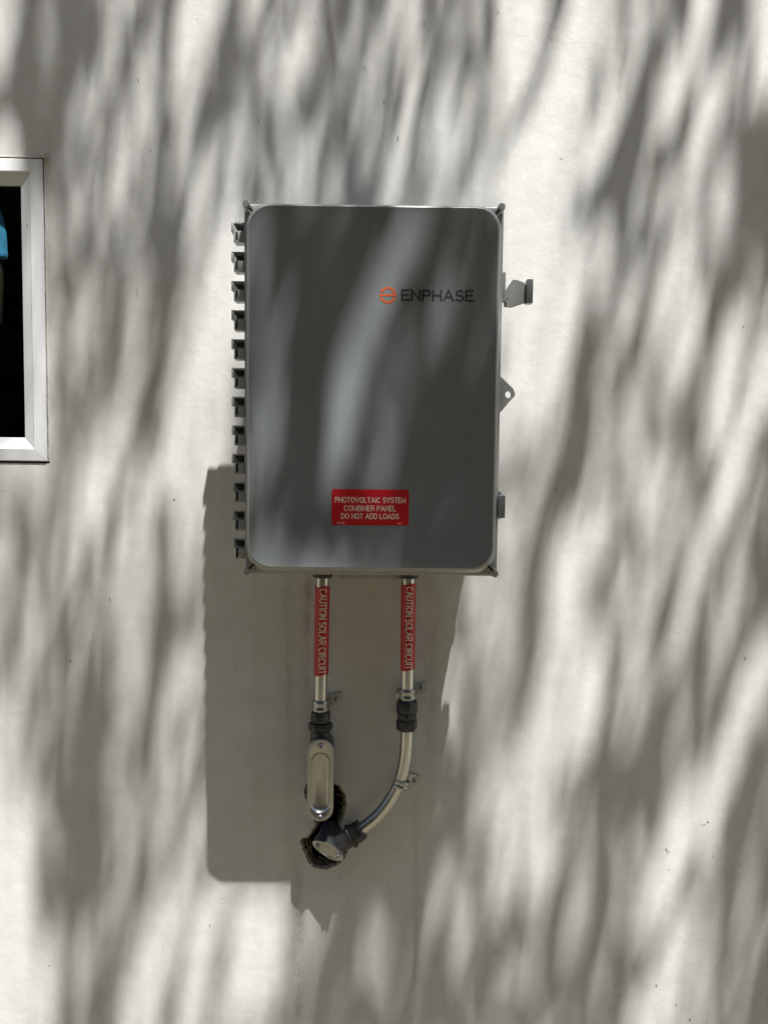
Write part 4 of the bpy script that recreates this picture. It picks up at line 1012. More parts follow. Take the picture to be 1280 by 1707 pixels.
# leaves of the overhanging boughs: across, up (mm in the plane facing the sun), half length, half width (mm), turn (1/100 rad), distance along the sunbeam (cm)
LEAVES = [[-27,-118,60,23,120,415],[-157,-24,68,28,175,339],[55,-120,50,19,153,387],[31,-171,61,23,170,413],[-21,-187,48,19,64,297],[-397,47,56,25,162,454],[318,-304,55,19,115,530],[-186,-47,39,20,150,530],[-318,-12,58,21,111,530],[-88,-105,55,18,194,421],[479,-47,38,16,127,394],[-279,291,51,22,168,526],[-183,65,45,21,124,391],[380,-305,61,23,151,444],[88,-181,59,19,211,453],[325,-348,55,27,146,474],[-102,33,43,15,109,490],[-436,439,56,26,185,510],[69,-271,54,17,159,434],[146,-320,49,20,197,530],[-273,122,51,20,199,479],[269,-52,46,20,151,440],[-420,105,57,27,153,493],[548,-291,37,16,187,343],[35,-45,47,20,130,520],[548,-456,46,24,156,418],[-195,355,55,23,111,482],[134,-211,59,18,124,529],[-27,-45,38,16,124,399],[331,41,46,20,132,384],[494,-447,49,18,115,481],[-383,-33,61,13,74,521],[-358,452,42,19,134,530],[422,-145,47,15,84,499],[-339,94,39,10,227,409],[-60,295,47,20,185,469],[230,-97,70,24,81,530],[255,-340,50,23,139,381],[64,-219,67,25,176,475],[-137,-92,29,8,205,308],[-29,-253,39,14,129,345],[-38,232,48,14,139,441],[-466,251,46,19,198,520],[15,-120,59,23,175,402],[-341,326,39,15,209,433],[339,-64,49,15,66,443],[366,-415,32,17,144,484],[71,214,57,16,124,494],[-293,228,51,14,51,476],[336,-228,32,15,114,500],[-273,399,36,15,162,423],[511,-69,47,25,133,409],[521,-271,50,24,199,454],[208,-366,56,13,211,372],[-400,350,36,19,205,439],[-139,7,52,25,89,450],[-63,-59,33,13,187,396],[432,-288,43,13,155,452],[-156,311,65,18,187,530],[-482,362,68,20,127,525],[-420,191,42,14,65,480],[450,-98,42,20,94,466],[307,47,49,11,66,396],[568,-538,35,12,109,303],[-295,60,68,19,133,518],[495,-399,49,19,107,506],[-76,-211,65,21,114,518],[-399,500,44,18,103,513],[102,-280,44,19,161,325],[8,-253,62,26,219,454],[158,-147,43,10,199,530],[117,198,46,18,230,530],[462,42,47,21,178,530],[-370,-55,47,20,134,490],[-219,31,46,13,176,431],[207,-159,50,15,91,530],[-467,491,30,13,116,485],[324,-123,49,15,196,502],[542,-203,44,15,91,499],[-365,147,70,17,152,472],[-80,20,59,19,76,514],[383,103,47,13,156,373],[534,-528,48,20,148,431],[237,176,59,15,95,493],[547,-384,44,17,199,506],[400,-230,60,17,108,457],[319,-283,59,26,150,446],[-500,204,34,18,181,530],[294,-405,53,18,150,487],[-312,412,33,11,124,530],[16,233,42,15,146,438],[311,-29,50,14,84,484],[-420,245,45,15,139,444],[-262,306,54,16,114,524],[454,-286,60,15,166,476],[165,-274,37,17,169,524],[120,-100,57,13,230,530],[-197,109,35,15,124,458],[-255,-3,54,15,109,524],[-274,-118,46,12,98,457],[-376,55,68,28,167,386],[-342,271,38,17,59,486],[-421,-25,37,12,148,382],[-201,-47,32,14,230,473],[-445,45,29,12,159,380],[376,15,20,10,230,357],[-395,465,36,17,95,472],[430,-26,30,14,96,489],[304,-178,41,13,221,426],[276,-377,42,18,40,480],[-103,198,42,16,179,473],[367,-102,57,14,217,530],[-115,120,46,18,181,455],[-18,309,52,16,183,440],[-217,-147,36,14,143,508],[523,-108,54,15,83,408],[315,119,46,13,168,500],[271,-270,27,11,94,412],[-449,481,34,15,148,408],[-155,-190,25,13,102,482],[4,43,30,15,100,452],[-100,280,27,11,205,406],[-26,130,50,19,213,530],[-295,248,42,17,40,524],[486,-517,46,18,197,530],[-221,283,43,10,48,500],[210,-296,36,9,166,310],[175,-49,31,7,40,399],[128,-174,55,19,199,504],[-279,349,41,16,129,419],[118,138,25,8,133,386],[-396,273,24,8,200,374],[340,-415,48,13,141,315],[-509,485,36,13,144,530],[-173,156,51,14,155,490],[354,-167,25,6,167,364],[448,-398,20,8,137,323],[404,-325,28,14,146,462],[14,105,36,9,112,481],[24,-125,32,13,94,435],[279,-96,34,12,100,410],[-321,406,37,9,145,384],[-119,-89,40,11,230,359],[-50,-225,43,16,124,435],[-72,120,66,15,120,444],[-231,106,41,10,130,400],[-318,61,27,11,161,468],[-51,-98,31,9,126,515],[102,86,47,16,40,530],[-108,-197,40,15,120,449],[352,-298,34,17,211,358],[-347,408,27,8,40,383],[-509,387,18,9,156,495],[-294,458,50,13,207,361],[-226,-43,27,7,142,343],[424,41,40,9,79,530],[2,-11,44,14,124,425],[-329,140,31,10,172,527],[442,-473,26,7,142,343],[44,-280,54,13,127,445],[-450,160,30,11,163,530],[566,-365,25,13,134,530],[135,10,36,13,102,363],[-151,133,46,11,135,401],[-91,349,37,8,127,386],[442,-235,21,5,143,530],[61,287,44,17,126,530],[-356,-81,29,12,172,338],[-159,-78,22,11,202,361],[-400,414,38,13,199,530],[-343,200,24,8,138,329],[-509,275,27,7,120,317],[-415,298,28,7,107,429],[354,75,54,13,154,524],[62,146,30,7,63,437],[15,300,24,8,219,530],[490,-318,27,11,73,517],[283,104,21,6,170,387],[443,-185,15,4,96,379],[-35,25,27,10,183,417],[-8,-144,47,15,108,411],[-402,158,25,10,138,324],[-201,-189,39,11,132,490],[-380,275,33,10,87,511],[112,243,23,12,214,434],[357,-12,36,14,163,455],[462,-21,21,11,187,386],[-226,343,19,7,100,298],[35,25,44,15,131,427],[-289,-24,19,5,42,487],[-102,-149,19,7,201,336],[-202,-108,21,8,55,387],[574,-564,47,11,94,462],[-161,38,23,9,199,378],[-134,186,44,15,212,481],[266,47,16,5,187,306],[-308,354,22,9,140,376],[405,-290,25,9,148,324],[45,-70,35,11,98,342],[228,-312,25,5,134,366],[254,-243,28,6,105,530],[406,-415,27,6,57,397],[74,1,39,11,158,498],[-109,335,15,4,170,317],[-265,420,17,9,159,397],[-61,76,40,16,40,527],[-280,169,21,8,196,321],[-41,305,22,7,182,290],[468,-98,20,10,230,335],[-457,460,39,9,230,290],[-416,16,35,11,184,385],[374,-192,29,12,134,507],[339,-172,24,13,134,530],[-271,25,17,7,135,453],[174,-316,27,12,119,397],[145,237,25,10,199,530],[152,152,30,7,171,491],[119,-56,32,14,158,530],[210,-60,19,9,85,381],[212,-201,20,6,202,530],[-4,181,37,17,148,522],[-523,225,30,8,161,307],[-437,521,41,14,211,397],[40,-150,56,12,159,300],[-137,213,26,6,108,420],[-331,184,21,5,230,496],[-167,265,15,6,163,382],[-453,66,25,7,173,359],[-344,390,31,7,136,301],[82,-108,26,8,125,334],[524,-415,27,14,136,470],[180,134,21,5,40,361],[-249,231,16,3,82,336],[-127,-87,36,10,219,290],[-40,-33,17,9,104,327],[146,-32,23,10,122,530],[-298,109,24,10,133,469],[21,139,19,7,167,351],[286,1,17,4,125,446],[-507,558,25,11,125,473],[86,127,28,10,71,410],[-133,365,21,9,73,312],[-527,157,26,6,175,380],[-500,400,17,7,202,399],[360,-361,20,7,190,331],[-146,56,36,16,89,523],[-234,364,16,8,54,457],[200,-245,24,5,147,429],[376,-234,19,8,40,389],[313,-61,17,6,147,453],[-49,22,20,10,143,530],[268,92,15,3,227,530],[14,297,30,8,106,380],[131,44,37,12,45,411],[180,-46,31,9,165,530],[286,154,22,7,176,530],[254,46,15,5,178,376],[408,-127,21,7,107,389],[426,-329,20,4,64,409],[-254,-82,18,6,101,329],[47,79,33,12,60,395],[-192,-115,16,4,72,348],[-478,200,15,6,164,353],[-131,239,38,12,156,530],[-393,444,33,7,170,530],[-488,484,19,10,226,324],[-84,-46,18,6,100,401],[-478,-32,16,6,182,352],[504,-456,24,8,100,325],[246,-185,20,5,89,530],[-429,323,15,6,123,530],[-253,286,26,6,128,375],[149,-126,23,5,191,408],[-268,-84,20,8,91,502],[-312,442,18,6,217,457],[144,205,25,7,177,290],[-129,-189,17,7,127,397],[242,-410,22,6,58,356],[-277,-26,15,8,40,349],[283,-288,23,9,107,383],[-24,55,37,11,119,509],[-66,14,15,8,91,290],[439,-192,24,5,171,353],[-345,-45,46,12,59,335],[429,81,24,6,206,290],[-166,-74,18,9,64,377],[398,84,17,6,145,322],[401,-486,24,7,230,496],[-513,299,28,12,230,410],[68,17,31,16,110,530],[480,-165,16,5,117,313],[-198,297,21,7,138,315],[64,252,18,4,118,335],[462,-17,30,7,230,466],[-334,-93,22,7,161,530],[519,25,21,6,154,367],[-363,310,20,8,168,409],[-376,483,45,11,124,387],[-359,380,15,4,121,290],[525,-301,22,7,123,387],[-177,-182,27,8,134,470],[579,-580,41,9,127,435],[395,21,17,4,123,290],[-201,415,20,10,179,443],[-301,-8,26,10,161,326],[258,-93,18,9,165,334],[-265,442,22,6,204,360],[410,-278,16,7,73,324],[-291,219,20,10,205,360],[541,-140,24,7,163,409],[293,37,20,10,190,369],[-20,210,19,9,230,489],[349,117,25,9,203,377],[-238,256,18,5,216,429],[-187,176,15,4,40,516],[161,-89,22,7,163,395],[219,-318,23,6,164,375],[-72,243,31,12,138,447],[388,-223,15,4,78,302],[-201,340,24,8,210,370],[285,40,16,8,40,332],[287,92,19,5,176,372],[-28,352,44,13,106,468],[407,-283,25,7,105,440],[28,139,30,13,136,460],[228,-158,28,10,128,481],[500,-478,17,7,63,328],[488,-228,17,4,112,427],[-139,103,23,12,147,530],[-224,181,16,4,185,474],[107,-200,21,10,46,312],[440,-185,20,9,266,359],[-540,29,21,7,165,421],[205,210,22,11,175,508],[451,-502,17,8,140,521],[-312,319,16,4,148,455],[229,-255,21,5,153,530],[82,-225,26,10,147,309],[-451,-52,26,8,185,483],[96,162,15,5,199,513],[-407,307,21,6,173,441],[-312,191,15,4,144,310],[-415,308,15,8,143,363],[-457,278,15,4,112,471],[-445,116,15,6,104,290],[174,22,15,3,119,509],[-472,541,19,6,126,508],[-384,192,17,5,135,290],[-155,166,15,8,176,460],[-22,15,27,9,188,530],[87,-38,22,9,230,369],[83,-324,16,8,128,378],[-159,266,19,7,204,359],[-474,132,17,6,172,419],[-271,-137,18,8,181,374],[-253,45,21,5,101,290],[11,282,19,5,108,314],[522,-382,18,9,134,407],[-502,397,15,7,136,519],[388,75,20,6,40,505],[-343,105,25,10,163,519],[29,-197,30,7,145,290],[-82,175,16,5,129,464],[-137,-16,43,13,72,388],[497,-52,27,14,177,290],[201,135,16,5,90,357],[280,-315,17,7,103,328],[-425,-49,23,12,120,494],[-298,427,17,7,204,290],[-521,335,21,6,102,356],[-434,46,20,7,40,337],[-499,488,18,7,230,339],[5,138,30,11,153,351],[579,-562,18,6,49,398],[-79,275,16,6,100,301],[151,-237,16,4,103,321],[-531,97,20,5,166,303],[290,-72,15,6,103,344],[247,33,15,3,152,530],[24,99,43,14,90,474],[204,-60,16,5,89,412],[270,-204,17,5,148,480],[55,120,20,6,106,411],[110,-189,20,8,91,311],[-267,361,19,5,40,399],[402,-135,17,5,230,332],[-503,146,20,5,209,390],[-150,407,30,9,178,530],[-147,97,20,7,132,387],[-247,305,17,5,76,336],[150,80,21,7,126,416],[133,-340,16,4,187,290],[198,-299,19,5,179,290],[-10,-145,23,10,230,399],[429,-459,15,4,40,447],[-349,411,21,5,121,490],[-190,-166,16,5,202,530],[-317,-133,23,10,144,471],[-34,192,21,10,139,433],[-27,62,15,8,194,431],[-61,101,27,11,122,506],[-80,327,15,4,135,501],[356,-389,21,5,116,309],[152,-37,21,6,166,498],[-274,164,19,8,187,312],[105,-6,26,9,171,419],[240,165,22,5,91,304],[192,-88,16,4,84,342],[-396,436,20,6,107,401],[369,-473,21,6,146,378],[441,-70,23,7,191,392],[-216,430,25,6,56,494],[-55,-33,15,6,214,357],[33,-131,39,13,172,333],[-14,11,20,10,155,439],[-294,89,30,9,111,290],[-156,52,15,8,224,319],[245,74,17,4,157,500],[-447,66,15,3,176,443],[227,-1,15,3,164,530],[401,-298,23,5,188,290],[-101,151,24,10,160,290],[198,-54,19,4,75,422],[547,-349,16,5,200,290],[-535,197,17,5,40,348],[-483,559,19,6,152,443],[312,34,15,8,92,326],[287,-33,20,6,161,310],[-445,256,15,5,180,460],[-69,170,21,11,138,295],[-21,184,23,11,171,524],[361,19,16,6,221,290],[474,-239,25,6,49,406],[497,-305,22,6,66,381],[223,-313,16,4,169,366],[-540,55,17,6,105,397],[-515,-23,30,11,230,458],[-457,315,20,6,230,459],[559,-517,38,16,120,299],[205,-190,25,9,99,447],[178,-364,27,9,199,433],[-392,393,23,10,154,490],[495,-304,23,9,161,388],[534,-240,16,7,117,477],[-124,332,22,9,183,382],[102,-104,20,4,119,429],[134,153,15,5,150,345],[-467,210,17,5,199,326],[401,15,21,9,91,354],[-219,29,16,5,125,290],[334,-227,16,4,40,290],[454,-442,18,6,131,467],[82,-80,22,7,217,395],[475,-334,19,6,167,411],[-371,394,34,7,202,380],[475,-248,28,6,162,304],[-425,174,24,13,140,500],[186,-299,20,10,230,326],[-380,295,21,5,140,369],[362,-127,17,7,187,417],[-342,17,20,6,127,296],[-389,244,17,5,99,404],[-466,327,19,5,84,407],[-73,220,20,9,217,367],[-438,490,32,7,199,343],[153,-246,27,8,98,320],[-214,136,18,6,77,500],[406,-414,21,6,78,364],[-435,355,20,8,122,482],[212,144,20,5,40,290],[-470,169,23,7,143,516],[456,-184,15,5,85,290],[389,-14,22,5,142,433],[438,-329,18,8,97,450],[-372,451,18,6,132,290],[354,-262,16,6,109,308],[100,-158,24,6,191,290],[-283,343,25,9,102,342],[-79,-143,38,10,126,530],[-56,-99,22,8,71,500],[433,-172,24,7,164,362],[91,-130,16,5,133,444],[517,-486,21,5,182,319],[-118,-168,23,5,147,383],[-476,224,19,7,212,452],[-450,146,24,7,110,302],[-387,124,35,9,150,300],[237,170,20,5,172,389],[128,134,16,4,184,510],[89,-307,37,13,40,508],[389,-80,23,6,64,461],[-250,-21,17,5,64,441],[157,232,16,5,113,343],[-440,210,16,5,152,290],[387,20,15,5,40,446],[523,-363,19,5,212,341],[-208,21,15,3,224,321],[-126,-82,20,11,40,350],[473,-321,23,7,129,290],[69,-54,21,7,108,428],[-510,375,31,9,150,434],[438,-398,15,8,100,302],[-134,-92,17,7,211,343],[117,-316,28,13,152,346],[513,-207,20,6,214,347],[-503,488,17,4,230,310],[14,-40,19,5,92,290],[-404,178,17,7,84,329],[-255,424,18,7,113,357],[525,-137,16,4,103,299],[-26,257,20,4,120,508],[-243,-149,15,3,62,419],[426,-67,18,7,141,367],[-360,324,16,4,185,340],[-222,338,24,5,104,374],[-14,-208,17,6,125,290],[263,-256,15,7,147,369],[-242,161,16,4,123,453],[395,-129,15,5,229,363],[-306,110,15,5,230,501],[165,18,16,6,146,362],[-110,66,30,8,83,345],[52,-278,25,10,189,298],[-282,207,19,5,86,351],[583,-472,29,6,168,404],[204,-178,15,5,68,306],[155,-354,50,12,141,387],[-395,230,19,6,151,400],[298,164,25,6,121,369],[151,125,19,5,191,436],[-8,238,18,5,135,372],[391,-349,20,4,166,317],[-348,88,15,4,59,395],[486,-394,16,4,141,330],[-460,278,17,8,160,510],[425,-164,21,6,67,527],[-522,423,25,7,130,394],[-463,139,16,6,197,525],[61,42,19,8,87,295],[362,-461,21,6,201,462],[-469,193,18,5,137,466],[318,-163,17,7,49,369],[-396,447,15,8,155,518],[397,21,18,4,192,329],[-387,170,15,4,97,290],[100,50,16,8,85,320],[-266,299,19,6,81,290],[484,-393,15,5,127,310],[-391,485,17,9,115,381],[503,-445,15,4,125,290],[-61,241,18,6,84,393],[-196,-34,17,4,44,333],[-196,195,15,3,186,525],[181,-231,15,5,40,497],[31,95,15,6,89,383],[-418,-26,24,8,145,321],[27,147,27,10,113,402],[-235,-7,15,3,121,371],[-360,106,39,9,124,297],[-45,-232,17,9,209,328],[-148,-15,35,14,40,315],[-311,-58,15,3,114,477],[337,-16,15,6,230,415],[-43,98,19,9,78,466],[479,-104,15,7,174,316],[-322,473,19,7,169,431],[231,-320,18,4,81,529],[455,-417,17,6,214,339],[474,-233,16,4,71,330],[-243,431,16,4,112,465],[316,-412,19,4,162,398],[130,238,19,4,150,348],[349,-206,16,4,72,395],[499,-33,18,7,110,345],[445,-192,17,5,40,362],[-368,359,21,8,126,341],[140,-140,16,8,128,334],[-295,322,22,11,146,409],[-410,-48,17,6,200,290],[54,-59,17,4,224,290],[-403,393,15,7,113,373],[-373,-51,19,9,63,342],[11,-31,19,6,136,420],[77,-98,17,5,149,445],[314,8,22,8,199,358],[263,-407,15,7,59,397],[405,-413,15,5,42,336],[-387,449,24,6,89,426],[60,239,15,4,55,328],[583,-464,18,8,86,290],[19,155,15,6,131,356],[58,-273,22,11,199,290],[62,117,18,7,117,365],[-430,35,15,7,176,400],[74,-247,20,9,223,290],[315,145,15,7,198,415],[401,-292,27,8,154,335],[276,89,17,4,111,348],[-83,-66,23,5,208,321],[-120,249,18,4,93,364],[256,-415,15,7,180,343],[358,-311,21,9,122,344],[-328,431,18,5,166,351],[-446,514,18,5,211,365],[-203,355,22,7,195,323],[-459,527,15,4,206,445],[-63,-124,17,5,170,330],[-131,-5,22,8,40,291],[-294,-101,24,5,146,530],[187,-175,22,7,44,471],[509,-298,17,8,81,290],[426,-510,18,7,196,508],[-143,-223,27,8,81,419],[-223,85,18,4,230,472],[-143,399,19,9,143,530],[-451,445,31,7,148,290],[90,45,20,9,76,509],[-525,311,24,8,176,376],[217,189,15,5,189,371],[-28,78,18,5,41,290],[-325,346,17,5,230,401],[43,-224,27,7,157,351],[99,-16,20,7,225,438],[-252,200,15,3,145,530],[-343,221,16,4,223,377],[445,-460,19,5,93,341],[140,80,19,8,130,474],[-12,173,15,6,131,415],[506,-508,27,9,154,373],[-410,-36,18,5,114,306],[-145,-206,21,7,117,356],[-455,-4,15,3,200,333],[495,-151,21,5,40,410],[107,188,24,5,74,290],[452,-348,24,5,215,461],[-193,325,16,4,230,350],[-177,282,18,5,123,357],[-261,52,17,5,151,305],[-244,-51,20,4,183,334],[518,-287,17,7,168,327],[-80,221,17,4,169,297],[170,211,16,3,103,489],[-49,-32,15,6,120,290],[-87,142,17,9,46,460],[-313,214,15,6,75,430],[-270,284,28,9,155,290],[138,-227,25,6,230,290],[8,203,18,5,83,290],[533,-405,15,4,132,290],[392,-39,17,4,166,456],[-153,38,22,9,181,290],[103,248,16,4,157,328],[136,-66,17,4,68,459],[-232,-142,16,4,157,382],[-144,-14,38,10,40,302],[-338,59,17,5,126,339],[132,-98,15,4,190,290],[-377,456,25,5,100,325],[300,-375,19,10,80,290],[-15,275,25,12,163,438],[43,173,25,9,169,404],[215,-346,21,5,220,506],[494,-217,15,4,94,396],[-333,355,19,9,183,530],[440,38,18,9,125,362],[-345,295,19,9,139,323],[87,-125,23,11,108,479],[423,-145,24,8,224,473],[179,-372,23,9,136,362],[383,-415,15,7,98,317],[471,-80,27,11,69,434],[432,-164,24,5,160,295],[395,-26,16,4,111,431],[226,-360,18,7,202,321],[-378,-55,25,6,40,326],[513,-203,18,5,95,328],[350,-466,31,13,153,451],[-377,362,18,6,163,370],[392,-185,15,3,40,345],[122,-246,17,6,219,407],[-120,272,18,4,205,418],[-23,222,23,6,91,329],[-385,300,19,8,64,530],[-97,243,16,4,175,357],[-210,-43,15,6,118,414],[540,-128,32,9,116,406],[-311,166,16,5,142,447],[374,-377,18,4,40,455],[-186,14,21,6,74,419],[323,-9,22,5,162,290],[387,-143,16,5,117,495],[362,77,19,8,210,318],[185,-355,15,4,183,403],[-291,232,19,8,160,290],[451,-340,17,7,160,422],[-301,278,15,5,91,379],[303,-274,20,4,173,390],[52,-58,17,5,166,290],[-65,235,17,5,97,387],[107,-191,21,6,139,290],[442,-183,26,6,186,435],[59,234,17,4,230,462],[513,-290,16,8,148,351],[-294,432,15,4,100,387],[40,168,17,5,196,401],[581,-421,23,9,197,440],[-270,153,15,7,85,443],[-457,125,21,5,162,396],[148,-29,21,8,200,386],[198,-328,17,9,230,508],[134,-287,20,6,94,373],[-69,-175,21,6,60,492],[122,64,15,7,67,349],[85,105,22,8,76,355],[581,-523,27,9,156,530],[-162,39,21,11,217,349],[-323,468,20,5,125,400],[173,-106,16,4,167,394],[287,-4,15,4,188,443],[-177,117,19,5,88,290],[-337,42,19,5,196,439],[-194,-116,15,5,148,399],[-292,240,22,8,72,299],[70,-194,36,9,220,406],[177,-204,15,3,146,340],[230,-377,16,5,187,385],[-85,11,17,5,43,297],[-106,-120,17,7,187,377],[-176,341,23,6,41,409],[522,-211,20,7,180,290],[51,-55,15,5,164,290],[67,-29,18,4,174,314],[37,-231,20,6,170,359],[-82,204,17,9,191,367],[-366,102,23,10,213,310],[-53,193,29,10,230,297],[393,-2,19,6,108,476],[-359,497,18,8,119,425],[-271,263,23,7,88,294],[32,-127,29,15,139,358],[-134,47,15,7,66,419],[316,41,19,7,53,290],[-283,84,17,8,79,332],[315,-69,21,8,172,369],[406,25,18,4,40,422],[-242,138,15,3,131,362],[-223,-5,15,6,206,324],[-366,-7,15,4,41,359],[4,27,22,8,82,337],[-399,305,16,5,209,330],[437,-91,22,5,113,356],[463,-236,16,4,112,378],[-1,61,25,10,65,522],[126,-98,22,8,123,499],[118,-243,18,6,60,290],[-446,248,17,6,188,442],[438,59,22,6,130,339],[-65,347,26,8,192,390],[14,-61,15,4,218,422],[-370,-44,27,9,50,473],[109,-185,21,6,111,290],[-325,410,21,5,196,360],[256,-98,19,6,83,290],[-132,296,17,6,155,335],[110,154,15,4,92,517],[-199,-46,18,6,40,320],[-145,343,17,5,40,323],[-213,57,16,4,149,290],[163,-317,16,7,118,315],[326,-229,24,6,183,323],[388,85,15,4,140,290],[-18,-211,21,8,71,396],[240,158,15,4,40,499],[73,258,18,5,65,337],[-34,-173,25,8,89,339],[-88,-59,23,5,164,334],[540,-232,18,7,176,396],[320,-426,16,5,117,290],[320,-425,17,6,128,296],[-433,379,17,4,158,310],[394,-430,18,5,203,367],[467,-29,32,10,131,514],[555,-231,30,12,121,437],[517,-208,17,6,127,412],[-506,243,15,7,230,414],[217,-152,17,8,155,321],[327,-223,15,4,145,297],[516,-195,15,4,164,530],[-50,-126,21,11,120,513],[172,-141,15,3,118,290],[-35,-80,16,4,90,315],[-315,313,18,5,171,530],[-163,46,17,9,150,389],[374,-29,17,5,106,351],[150,-283,17,5,182,419],[117,-349,21,10,69,407],[171,-177,21,5,74,466],[357,-402,15,3,146,290],[-369,106,23,9,225,517],[-121,351,19,7,72,383],[496,-226,17,5,108,325],[-150,345,15,6,40,429],[-117,-84,17,7,230,290],[279,-309,20,8,178,507],[486,-294,18,6,107,398],[99,248,18,5,122,303],[-110,-133,19,4,40,514],[468,-21,15,6,149,485],[84,-214,19,9,85,290],[-86,285,19,7,183,430],[292,-119,17,5,112,315],[-375,9,19,8,162,335],[19,-84,21,5,167,303],[-404,440,19,6,210,375],[188,-95,19,4,124,530],[-210,-25,15,4,110,363],[234,-47,16,4,120,322],[37,-212,21,8,136,347],[-275,353,15,4,190,302],[-317,316,17,4,200,372],[-46,119,26,6,184,290],[-410,460,15,4,66,413],[579,-423,25,7,180,383],[274,50,15,3,114,425],[414,-413,18,6,55,413],[316,27,15,5,112,304],[-29,-249,29,9,230,486],[161,-217,15,4,115,352],[431,-330,15,4,230,530],[139,229,16,4,63,530],[-367,279,20,4,94,382],[-45,-143,34,8,145,355],[-346,290,17,6,66,410],[-1,286,20,4,210,291],[138,-142,19,6,83,479],[-194,-42,25,6,57,343],[470,-419,15,4,52,369],[394,-358,16,6,83,453],[-368,89,23,12,72,290],[-343,-51,17,8,202,362],[426,-50,15,4,138,349],[180,130,16,4,37,359],[271,-418,16,6,147,398],[517,-380,17,4,112,290],[-86,23,21,6,177,290],[-411,324,15,3,185,290],[-289,233,17,5,96,318],[323,10,16,4,213,313],[-250,100,15,7,223,290],[352,-59,19,5,163,290],[-292,281,18,6,230,393],[568,-343,18,4,230,375],[-157,147,25,6,143,391],[358,109,22,6,120,417],[-455,451,19,7,128,329],[-413,-19,27,7,152,290],[155,-75,20,5,209,308],[143,178,17,5,129,418],[-223,101,20,5,120,460],[-367,348,17,4,137,338],[-489,281,20,7,199,411],[-159,35,31,9,197,361],[62,156,19,7,101,393],[-64,-117,18,5,190,477],[280,-5,17,5,161,445],[-308,321,15,4,105,529],[481,-2,17,5,127,338],[484,-110,16,5,175,361],[-470,245,16,4,106,447],[142,-133,15,5,134,428],[320,86,15,4,120,290],[-275,308,25,13,182,315],[480,-49,22,9,168,397],[484,-85,22,6,174,397],[299,-268,20,6,230,290],[412,-140,16,5,196,310],[-200,339,21,8,194,516],[492,-42,27,10,230,388],[-302,61,20,5,160,313],[546,-239,18,4,164,434],[-50,242,15,6,82,377],[-294,10,16,4,87,370],[-432,168,19,6,90,387],[427,-60,22,5,152,436],[-408,394,16,4,72,456],[-123,108,26,7,85,453],[-225,-57,19,5,66,342],[383,-413,16,5,205,290],[59,67,15,5,120,307],[361,12,18,4,174,300],[-54,-121,20,6,108,290],[-296,379,18,5,230,482],[33,220,23,5,110,307],[215,-148,15,5,133,351],[-180,-3,16,8,154,530],[-86,139,21,7,136,436],[-166,-83,19,6,224,349],[52,207,18,4,95,303],[-214,-98,15,4,44,359],[520,-472,16,6,139,353],[-349,-55,16,5,86,334],[-173,-18,17,6,104,299],[359,-321,15,8,96,290],[443,-330,16,5,149,317],[-216,73,17,4,178,382],[492,-131,20,4,168,530],[221,-335,17,4,67,451],[354,-319,18,6,165,307],[-190,330,16,6,204,344],[-265,420,20,6,121,333],[305,-382,17,9,138,318],[17,-195,24,10,150,453],[315,-420,29,8,170,359],[-425,37,16,6,164,342],[-48,-188,16,7,125,408],[-377,202,15,4,148,345],[-265,362,15,6,196,290],[-125,283,20,5,166,432],[-50,-106,15,4,110,346],[525,-75,16,6,126,357],[456,-511,19,5,163,499],[-371,-26,15,3,182,374],[120,145,16,5,74,460],[-337,60,16,6,202,469],[-172,-79,15,3,215,317],[165,-330,17,5,207,382],[394,67,15,5,175,362],[-65,187,24,6,218,394],[522,-290,15,6,99,376],[451,-248,18,5,230,290],[-520,185,17,7,106,380],[-110,370,15,4,151,427],[491,-267,15,3,139,477],[36,-231,19,6,153,290],[11,-184,24,7,123,354],[450,-5,16,4,130,434],[461,-420,15,4,146,436],[-282,92,23,8,110,290],[-237,269,16,4,139,530],[461,-328,17,4,116,395],[525,-295,19,5,249,435],[-69,231,20,5,92,441],[165,-325,17,4,139,316],[-35,-90,18,9,123,394],[-190,-35,18,8,172,525],[-25,-155,20,6,122,448],[-395,120,17,4,122,439],[-55,-185,20,7,198,405],[-50,-140,20,8,111,349],[-195,-40,17,5,75,517],[285,-65,16,6,150,353],[-285,-110,16,5,113,382],[-405,110,16,7,104,425],[280,-20,18,4,190,494],[-350,25,16,4,118,397],[50,-170,15,8,134,299],[280,-365,15,4,126,335],[-55,-115,15,6,127,432],[-25,-75,15,4,118,403],[-40,-225,17,5,150,412],[-25,-155,16,5,135,404]]
rl_ = random.Random(77)
SHAPE = [(-1, 0), (-.72, .5), (-.25, .93), (.25, .93), (.72, .5), (1, 0), (.72, -.5), (.25, -.93), (-.25, -.93), (-.72, -.5)]
bm = bm_new()
centres = []
def add_leaf(c, a, b, th, e1, e2, n, k1, k2):
    ct, st_ = math.cos(th), math.sin(th)
    vs_ = []
    for x, y in SHAPE:
        x *= a; y *= b
        p_, q_ = x * ct - y * st_, x * st_ + y * ct
        vs_.append(bm.verts.new(c + e1 * p_ + e2 * q_ + n * (k1 * p_ + k2 * q_)))
    bm.faces.new(vs_)
for u, v, a, b, th, tt in LEAVES:
    c = O3 + E1 * (u / 1000) + E2 * (v / 1000) + SUN * (tt / 100)
    add_leaf(c, a / 1000, b / 1000, th / 100, E1, E2, SUN, rl_.uniform(-.9, .9), rl_.uniform(-.9, .9))
    centres.append(c)

